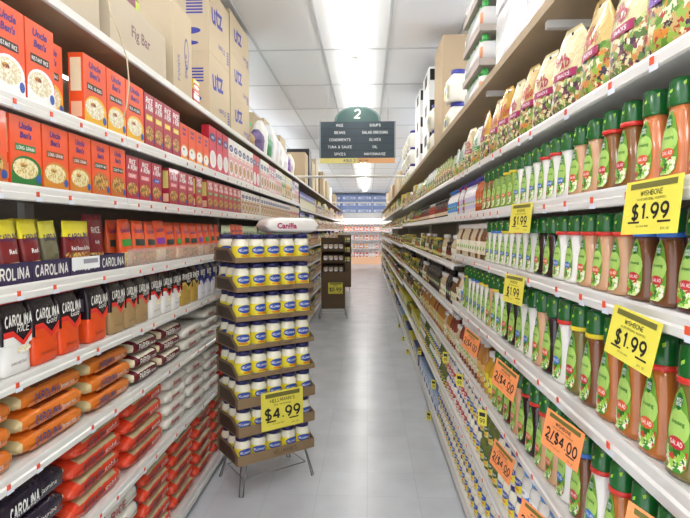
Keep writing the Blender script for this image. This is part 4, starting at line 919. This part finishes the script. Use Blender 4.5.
# ------------------------------------------------------------------ stock on top of the shelving
BLI = M('#3f3f9c', .6)
def carton(w, d, h, m, words, desc, tape=True, cat='carton', kind='cardboard_carton', col=None, sidew=None, marks=False):
    p = Proto(kind, cat); b = MB(); b.cbox(w, d, 0, h, m); col = col or BLI
    if tape: b.box(-w/2-.0005, w/2+.0005, -.025, .025, h-.03, h+.0006, M('#b89a6a', .4))
    t = MB(); f = front(-d/2)
    for (s, cu, v0, hh, rot) in words: t.text(s, cu*w, v0*h, hh, col, f, w*.8, bold=.02, rot=rot)
    if marks:
        sd = lambda u, v: (-w/2-.0008, u, v)
        for k in range(5): b.rect(-d*.42, -d*.2, h*(.55+.045*k), h*(.575+.045*k), col, sd); t.rect(w*.36, w*.46, h*(.1+.045*k), h*(.125+.045*k), col, f)
        b.disc(-d*.25, h*.3, d*.14, h*.05, col, sd); b.disc(-d*.2, h*.12, d*.16, h*.035, col, sd)
    p.part('carton_body', b)
    if t.v: p.part('printing', t, 0)
    return p
ZT = 2.3412
def top(p, y, x=-1.06, z=ZT, label='', rz=PI/2): return put(p, (x-p_d(p)/2 if x < 0 else x+p_d(p)/2, y, z), rz, label=label)
def p_d(p): return max(v[1] for v in p.parts[0][1].v)-min(v[1] for v in p.parts[0][1].v)
CARD2 = M('#cdbfa8', .8, var=.08)
pc = carton(.95, .35, .33, CARD2, [('FROZEN', -.2, .5, .05, 0)], ''); pc.parts[0][1].rect(.15, .33, .12, .22, WHITE, front(-.175, .001))
for k in range(4): pc.parts[0][1].rect(.17, .31, .14+.018*k, .146+.018*k, INK, front(-.175, .0016))
top(pc, 1.62, label='open-topped cream carton with a white label, left top shelf, nearest', x=-1.08)
top(carton(.6, .34, .275, CARD2, [('Fig Bar', 0, .42, .07, 0)], '', col=M('#8a6a6a', .6)), 2.46, x=-1.07, label='low fig bar carton on the left top shelf')
sb = Proto('snack_box', 'box'); m_ = MB(); m_.cbox(.14, .1, 0, .06, M('#7a2a3a', .4)); m_.rect(.03, .068, .005, .055, M('#b8cc3a', .4), front(-.05)); sb.part('carton', m_)
put(sb, (-1.14, 2.42, ZT+.2765), PI/2, label='small maroon and green box lying on the fig bar carton')
top(carton(.32, .42, .5, CARDL, [('AMERICAN', 0, .45, .022, PI/2), ('KITCHEN', .2, .4, .03, PI/2)], '', col=M('#5a5a9a', .6)), 2.965, x=-1.05, label='tall tan carton with blue stamp left of the big stacked cartons') if 0 else None
pc = carton(.3, .42, .5, CARDL, [], ''); t_ = MB(); f_ = front(-.21)
t_.disc(.06, .27, .035, .09, M('#5a5a9a', .6), f_); t_.disc(.06, .27, .026, .075, CARDL, front(-.21, .0012)); t_.text('SNACK', .065, .2, .03, M('#5a5a9a', .6), front(-.21, .0016), .14, rot=PI/2)
t_.text('FOODS', -.05, .16, .03, M('#5a5a9a', .6), f_, .2, rot=PI/2); pc.part('printing', t_, 0)
top(pc, 2.96, x=-1.05, label='tall tan carton with blue oval stamp, left top shelf')
for k, (c1, c2) in enumerate((('#c8303a', '#e8c83a'), ('#d8405a', '#f0ece4'), ('#e8c83a', '#c8303a'))):
    g = gbox('s', .11, .07, .06, c1, M(c2, .4), WHITE, 'snack_box', word='BAR'); put(g, (-1.1, 3.235+(.0 if k < 2 else .0), ZT+k*.0615), PI/2, label=f'small {["red", "pink", "yellow"][k]} snack box squeezed before the big cartons', group='snack boxes squeezed before the big cartons')
ut = carton(.5, .5, .44, CARDL, [('utz', -.1, .5, .13, .12), ('WAFFLE', .1, .2, .03, 0)], '', marks=True)
def utz(y, z, lab): put(ut, (-1.05-.25, y, z), PI/2, label=lab)
utz(3.71, ZT, 'big chip carton, lower one of the nearer stack'); utz(3.71, ZT+.4415, 'big chip carton, upper one of the nearer stack')
ut2 = carton(.62, .5, .31, CARDL, [('utz', -.1, .4, .12, .1), ('CHIPS', .25, .2, .03, 0)], '', marks=True)
for k in range(3): put(ut2, (-1.05-.25, 4.3, ZT+.3115*k), PI/2, label=f"wide chip carton, {['lowest', 'middle', 'uppermost'][k]} of the farther stack")
# loose stock farther on
def crumple(kind, w, d, h, m, lab, loc, rz=0, seed=1, cat='bag', n=8):
    rnd = random.Random(seed); b = MB(); rr = []
    for i in range(n):
        t = i/(n-1); k = (.85+.15*math.sin(t*PI))*(1 if t < .75 else 1-.6*(t-.75)/.25)
        rr.append((t*h, w/2*k, d/2*k, rnd.uniform(-.1, .1)*w*t, 0))
    b.loft(rr, m, 14, n=3, jit=min(w, d)*.05, smooth=False); p = Proto(kind, cat); p.part('bag_body', b); put(p, loc, rz, label=lab)
crumple('paper_sack', .22, .26, .2, M('#b39a74', .8), 'crumpled brown paper sack past the big cartons', (-1.2, 4.9, ZT), PI/2, 3, 'paper sack')
put(carton(.5, .36, .33, CARD, [], ''), (-1.40, 5.35, ZT), PI/2, label='brown carton behind the crumpled paper sack')
m_ = MB(); m_.cbox(.36, .3, 0, .07, M('#4fb07a', .5)); p = Proto('plastic_tray', 'tray'); p.part('tray_body', m_); put(p, (-1.4, 5.4, ZT+.333), PI/2, label='green plastic tray lying on a brown carton')
for k in range(4):
    put(carton(.55, .36, .34+.06*(k % 2), [CARDL, CARD, CARD2][k % 3], [], ''), (-1.42, 5.95+k*.57, ZT), PI/2, label=f"brown carton at the back of left top shelf, {ORD[k]+' one' if k else 'nearest one'} past the green tray")
    put(carton(.5, .34, .2, [CARD, CARDL][k % 2], [], ''), (-1.42, 5.95+k*.57, ZT+.402 if k % 2 else ZT+.342), PI/2, label=f"brown upper carton stacked at the back, {ORD[k]+' one' if k else 'nearest one'} past the green tray")
crumple('carton_liner', .13, .16, .24, M('#7a6a94', .6), 'dull purple carton standing by the paper sack', (-1.1, 5.12, ZT), PI/2, 9)
for k, (y, h, c, nm) in enumerate(((5.3, .26, '#e8e6e2', 'white'), (5.55, .2, '#3f8a5a', 'green'), (5.8, .3, '#f1f1f4', 'bright white'), (6.05, .26, '#e9e6ea', 'pale grey'), (6.35, .24, '#f3f2ee', 'cream white'), (6.65, .2, '#eeecef', 'small white'), (6.95, .18, '#8a5ab0', 'purple'), (7.25, .22, '#efe9dc', 'ivory'))):
    crumple('plastic_bag', .22, .15, h*1.4, M(c, .3, bump=.8), f'crumpled {nm} plastic bag leaning on cartons, left top shelf', (-1.10, y, ZT), PI/2, 20+k, 'plastic bag')
x_ = -1.25
for k, (y, w_, h, m, nm) in enumerate(((8.9, .45, .55, CARD, 'tan'), (9.5, .4, .7, M('#2c2a2e', .5), 'black'), (10.1, .5, .55, CARDL, 'pale tan'), (10.8, .5, .7, CARD2, 'cream'), (11.6, .6, .5, BROWN, 'dark brown'), (12.5, .6, .62, CARDL, 'light'), (13.6, .7, .5, CARD, 'sandy'), (14.8, .7, .45, WHITE, 'white'), (17, .9, .4, CARD, 'far brown'))):
    put(carton(w_, .4, h, m, [], '', tape=False), (x_, y, ZT), PI/2, label=f'{nm} carton standing on the far half of left top shelf')
# twine
t = MB(); t.tube([(-1.075, 2.02, 2.676), (-1.04, 2.02, 2.678), (-1.02, 2.02, 2.6), (-1.005, 2.03, 2.45), (-.983, 2.05, 2.38), (-.975, 2.10, 2.3), (-.974, 2.115, 2.2), (-.976, 2.09, 2.1), (-.974, 2.06, 2.05)], .003, M('#d8c9a8', .6)); p = Proto('packing_strap', 'strap'); p.part('strap', t); put(p, (0, 0, 0), label='loose cream packing strap dangling over left rice boxes')

# right top
ZR = 2.3112
FILM = M('#e6e8ea', .2, bump=.6, coat=.5)
wc = Proto('shrink_wrapped_case', 'case'); m_ = MB(); m_.loft([(0, .23, .15), (.01, .24, .16), (.31, .24, .16), (.33, .22, .14)], FILM, 20, n=7, jit=.002); wc.part('wrapped_pack', m_)
for k, y in enumerate((.95, 1.45, 1.95, 2.45)):
    for j in range(2): put(wc, (.78, y, ZR+.332*j), -PI/2, label=f"white shrink-wrapped case, {['lower', 'upper'][j]}, {['nearest', 'second', 'third', 'fourth'][k]} stack, right top shelf", group='white shrink-wrapped cases on the right top shelf')
gc = '#3fa04a'
bc = Proto('bottle_case', 'case of bottles'); m_ = MB(); m_.box(-.25, .25, -.16, .16, 0, .035, M('#b0a49a', .7)); m_.loft([(.0352, .248, .158), (.13, .246, .156)], GLASS('#f2f4f4', .7, .15), 12, n=9); bc.part('shrink_tray', m_)
for i in range(6):
    for j in range(4):
        ox, oy = -.205+i*.082, -.12+j*.08; m1 = MB(); m2 = MB()
        m1.loft([(.036, .034, .034, ox, oy), (.1, .034, .034, ox, oy), (.135, .016, .016, ox, oy)], M('#dc9a6e' if (i+j) % 2 else '#efe9dc', .3), 10); m2.loft([(.132, .02, .02, ox, oy), (.172, .019, .019, ox, oy)], M(gc, .35), 10)
        k = bc.part('bottle', m1); bc.part('cap', m2, k, 'green cap')
for y, nm in ((3.15, 'nearer'),):
    for k in range(4): put(bc, (.60+.16, y, ZR+.183*k), -PI/2, label=f"wrapped case of green-capped bottles, {['lowest', 'second', 'third', 'uppermost'][k]} in its stack")
for y, j in ((4.45, 0),):
    put(carton(.5, .4, .37, CARD, [], ''), (.81, y+.2, ZR), -PI/2, label='brown carton under another on right top shelf'); put(carton(.5, .4, .52, CARD, [], ''), (.81, y+.2, ZR+.372), -PI/2, label='brown carton stacked upper on right top shelf')
jug = Proto('mayonnaise_jug', 'jug'); m_ = MB(); m_.loft([(0, .085, .085), (.01, .09, .09), (.15, .09, .09), (.19, .06, .06), (.205, .05, .05)], M('#f1eee4', .3), 18, n=3); jug.part('jug_body', m_)
m_ = MB(); m_.loft([(.203, .056, .056), (.235, .056, .056)], M('#3a3f9a', .4), 16); jug.part('lid', m_, None, 'blue lid'); m_ = MB(); m_.rect(-.08, .08, .03, .13, M('#e9e2a8', .4), front(-.09)); m_.disc(0, .085, .05, .03, BL, front(-.09, .0014)); jug.part('printed_label', m_, 0)
for k in range(2): put(jug, (.67, 3.98, ZR+.237*k), -PI/2, label=f"white jug with blue lid, {['lower', 'upper'][k]}, before the brown cartons"); 
for k in range(2): put(jug, (.66, 5.05, ZR+.237*k), -PI/2, label=f"white jug with blue lid, {['lower', 'upper'][k]}, beyond the brown cartons")
wb = carton(.55, .42, .3, WHITE, [], '', tape=False); t_ = MB(); sd = lambda u, v: (.2755, u, v)
t_.rect(-.1, .12, .16, .27, M('#2e2e34', .5), front(-.21)); wb.parts[0][1].rect(-.2, .1, .17, .28, INK, sd); wb.parts[0][1].rect(-.1, .1, .05, .1, M('#8a8a90', .5), lambda u, v: (.276, u, v)); sd = lambda u, v: (-.2755, u, v); wb.parts[0][1].rect(-.2, .1, .17, .28, INK, sd); wb.part('printing', t_, 0)
for k in range(3): put(wb, (.81, 5.55, ZR+.3015*k), -PI/2, label=f"white carton with black panel, {['lowest', 'middle', 'uppermost'][k]} of three, right top shelf")
for k in range(3): put(wb, (.80, 6.35, ZR+.3015*k), -PI/2, label=f"white carton, {['lowest', 'middle', 'uppermost'][k]} in the stack beyond the black-panelled cartons")
for s_, y in enumerate((7.6, 8.0, 8.4, 8.8)):
    for k in range(3): put(jug, (.66, y, ZR+.237*k), -PI/2, label=f"far white jug, {['lowest', 'middle', 'upper'][k]}, {['nearest', 'second', 'third', 'farthest'][s_]} stack", group='far white jugs on the right top shelf')
for k, (y, h, m) in enumerate(((10, .4, CARD), (11, .5, CARDL), (12, .45, CARD), (13.2, .4, BROWN), (14.5, .5, CARDL), (16.3, .45, CARD), (17.5, .5, CARDL))):
    put(carton(.7, .36, h, m, [], '', tape=False), (.8, y, ZR), -PI/2, label=f"brown carton on far right top shelf, {ORD[k]+' one' if k else 'nearest one'} past the jugs")

# ------------------------------------------------------------------ cross braces, end frame, back of store
def pipe(y, z, lab):
    p = Proto('cross_brace', 'brace'); m_ = MB(); m_.tube([(LX-.2, 0, z), (RX+.2, 0, z)], .02, RACK, 10); p.part('pipe', m_)
    for x in (LX-.2, RX+.2): m_ = MB(); m_.box(x-.015, x+.015, -.015, .015, (2.3412 if x < 0 else 2.3112), z-.02, RACK); p.part('bracket', m_)
    put(p, (0, y, 0), label=lab)
pipe(8.25, 2.44, 'nearer white pipe bracing the shelving tops across the aisle'); pipe(15.6, 2.42, 'farther white pipe bracing the shelving tops across the aisle')
p = Proto('end_frame', 'frame'); m_ = MB(); m_.box(LX-.05, RX+.05, -.04, .04, 2.2, 2.3, RACK); p.part('beam', m_)
for x in (LX-.03, RX+.03): m_ = MB(); m_.box(x-.03, x+.03, -.04, .04, 0, 2.2, RACK); p.part('post', m_)
put(p, (0, 21.45, 0), label='white frame spanning the far end of the aisle')
# refrigerated case with strip curtain
p = Proto('refrigerated_case', 'cooler'); m_ = MB(); m_.box(-3, 3, 0, .8, 0, .35, M('#ecbd98', .5)); m_.box(-3, 3, .6, .8, .35, 2.1, M('#f2e8e2', .5)); m_.box(-3, 3, -.1, .8, 2.1, 2.34, M('#e8e4e4', .5)); p.part('case_body', m_)
for z in (.75, 1.15, 1.55, 1.9): m_ = MB(); m_.box(-2.99, 2.99, .1, .6, z-.03, z, WHITE); p.part('case_shelf', m_)
m_ = MB(); m_.box(-2.9, 2.9, .02, .06, 2.05, 2.099, EMIT('#fff2ea', 16)); p.part('case_lamp', m_, None, 'glowing lamp')
for k in range(26): m_ = MB(); m_.box(-2.1+k*.15, -2.1+k*.15+.05, -.02, -.015, .35, 2.1, GLASS('#ffffff', .75)); p.part('curtain_strip', m_, None, 'clear white plastic strip')
put(p, (0, 24.2, 0), label='lit refrigerated case behind a plastic strip curtain at the back')
cols = ['#e88a5a', '#d9705a', '#f0b8a0', '#e0a04a', '#f3e4dc', '#c8584a']
packs = [gbox('p', .2, .2, .22, c, M(c2, .4), WHITE, 'meat_pack', word='') if 0 else None for c, c2 in ()]
for ci, c in enumerate(cols):
    g = Proto('meat_pack', 'food pack'); m_ = MB(); m_.cbox(.22, .2, 0, .2, M(c, .4)); m_.rect(-.08, .08, .05, .12, WHITE, front(-.1)); g.part('pack', m_); cols[ci] = g
rnd = random.Random(5)
for zi, z in enumerate((.351, .751, 1.151, 1.551)):
    for k in range(12): put(cols[rnd.randrange(6)], (-1.5+k*.24, 24.45, z), 0, lod=1, label='orange or pink food pack in the lit refrigerated case', group='food packs in the refrigerated case')
bp = Proto('paper_towel_bale', 'bale'); m_ = MB(); m_.cbox(.7, .5, 0, .3, M('#8295c4', .4, bump=.6)); m_.rect(-.3, .3, .08, .2, M('#dfe6f6', .4), front(-.25)); m_.text('TOWELS', 0, .1, .07, NAVY, front(-.25, .0014), .5); bp.part('bale', m_)
for k in range(3):
    for i in range(5): put(bp, (-1.6+.72*i, 24.5, 2.341+.302*k), 0, label=f"blue paper towel bale, {['lowest', 'middle', 'top'][k]} layer, {ORD[i] if i else 'first'} from the left above the cooler", group='blue bales above the cooler')

# ------------------------------------------------------------------ hanging aisle sign
p = Proto('aisle_sign', 'sign'); SGm = M('#35444e', .45); SGg = M('#41605c', .45); y = 0
b = MB(); W, z0, z1_ = .94, 2.44, 2.955
b.box(-W/2, W/2, -.012, .012, z0+.065, z1_, SGm); p.part('sign_board', b)
for k in range(1, 5): b.box(-W/2, W/2, -.0135, -.012, z0+.065+k*(z1_-z0-.065)/5-.003, z0+.065+k*(z1_-z0-.065)/5+.003, M('#232c34', .5))
for x in (-W/2, W/2): b.box(x-.008, x+.008, -.016, .016, z0+.06, z1_+.003, M('#9aa4a8', .4))
WT = M('#f4f6f6', .5)
for k, (a, c) in enumerate((('RICE', 'SOUPS'), ('BEANS', 'SALAD DRESSING'), ('CONDIMENTS', 'OLIVES'), ('TUNA & SAUCE', 'OIL'), ('SPICES', 'MAYONNAISE'))):
    zz = z1_-.062-k*.089-.0; b.text(a, -.22, zz, .03, WT, front(-.0125), .3, bold=.01); b.text(c, .22, zz, .03, WT, front(-.0125), .32, bold=.01)
a_ = MB(); n = 24; pts = [(.29*math.cos(PI*i/n), z1_+.001+.19*math.sin(PI*i/n)) for i in range(n+1)]
vs = [(x, -.012, z) for x, z in pts]+[(x, .012, z) for x, z in pts]; n1 = n+1
a_.add(vs, [tuple(range(n1))[::-1], tuple(range(n1, 2*n1))]+[(i, (i+1) % n1, n1+(i+1) % n1, n1+i) for i in range(n1)], SGg); a_.text('2', 0, z1_+.045, .1, WT, front(-.012), bold=.03, res=4)
a_.add([(x*.96, -.0125, z1_+.004+(z-z1_)*.94) for x, z in pts]+[(x*.92, -.0125, z1_+.006+(z-z1_)*.9) for x, z in pts], [(i, i+1, n1+i+1, n1+i) for i in range(n)], M('#8fa8a4', .5)); p.part('arched_top', a_, None, 'green arched top with number two')
s_ = MB(); s_.box(-W/2, 0, -.012, .012, z0, z0+.062, M('#eadf8a', .5)); s_.box(0, W/2, -.012, .012, z0, z0+.062, M('#e8b07a', .5)); s_.text('AISLE 2', -.1, z0+.018, .028, NAVY, front(-.012), .16); s_.text('WELCOME', .08, z0+.022, .018, INK, front(-.012), .16, bold=0); p.part('advert_strip', s_, None, 'pale yellow and orange strip')
for x in (-.38, .38): m_ = MB(); m_.tube([(x, 0, z1_), (x, 0, HC-.007)], .003, M('#c8c8c8', .5)); p.part('hanging_wire', m_)
put(p, (-.135, 6.6, 0), 0, label='dark green hanging aisle sign with the number two')

finish_labels()
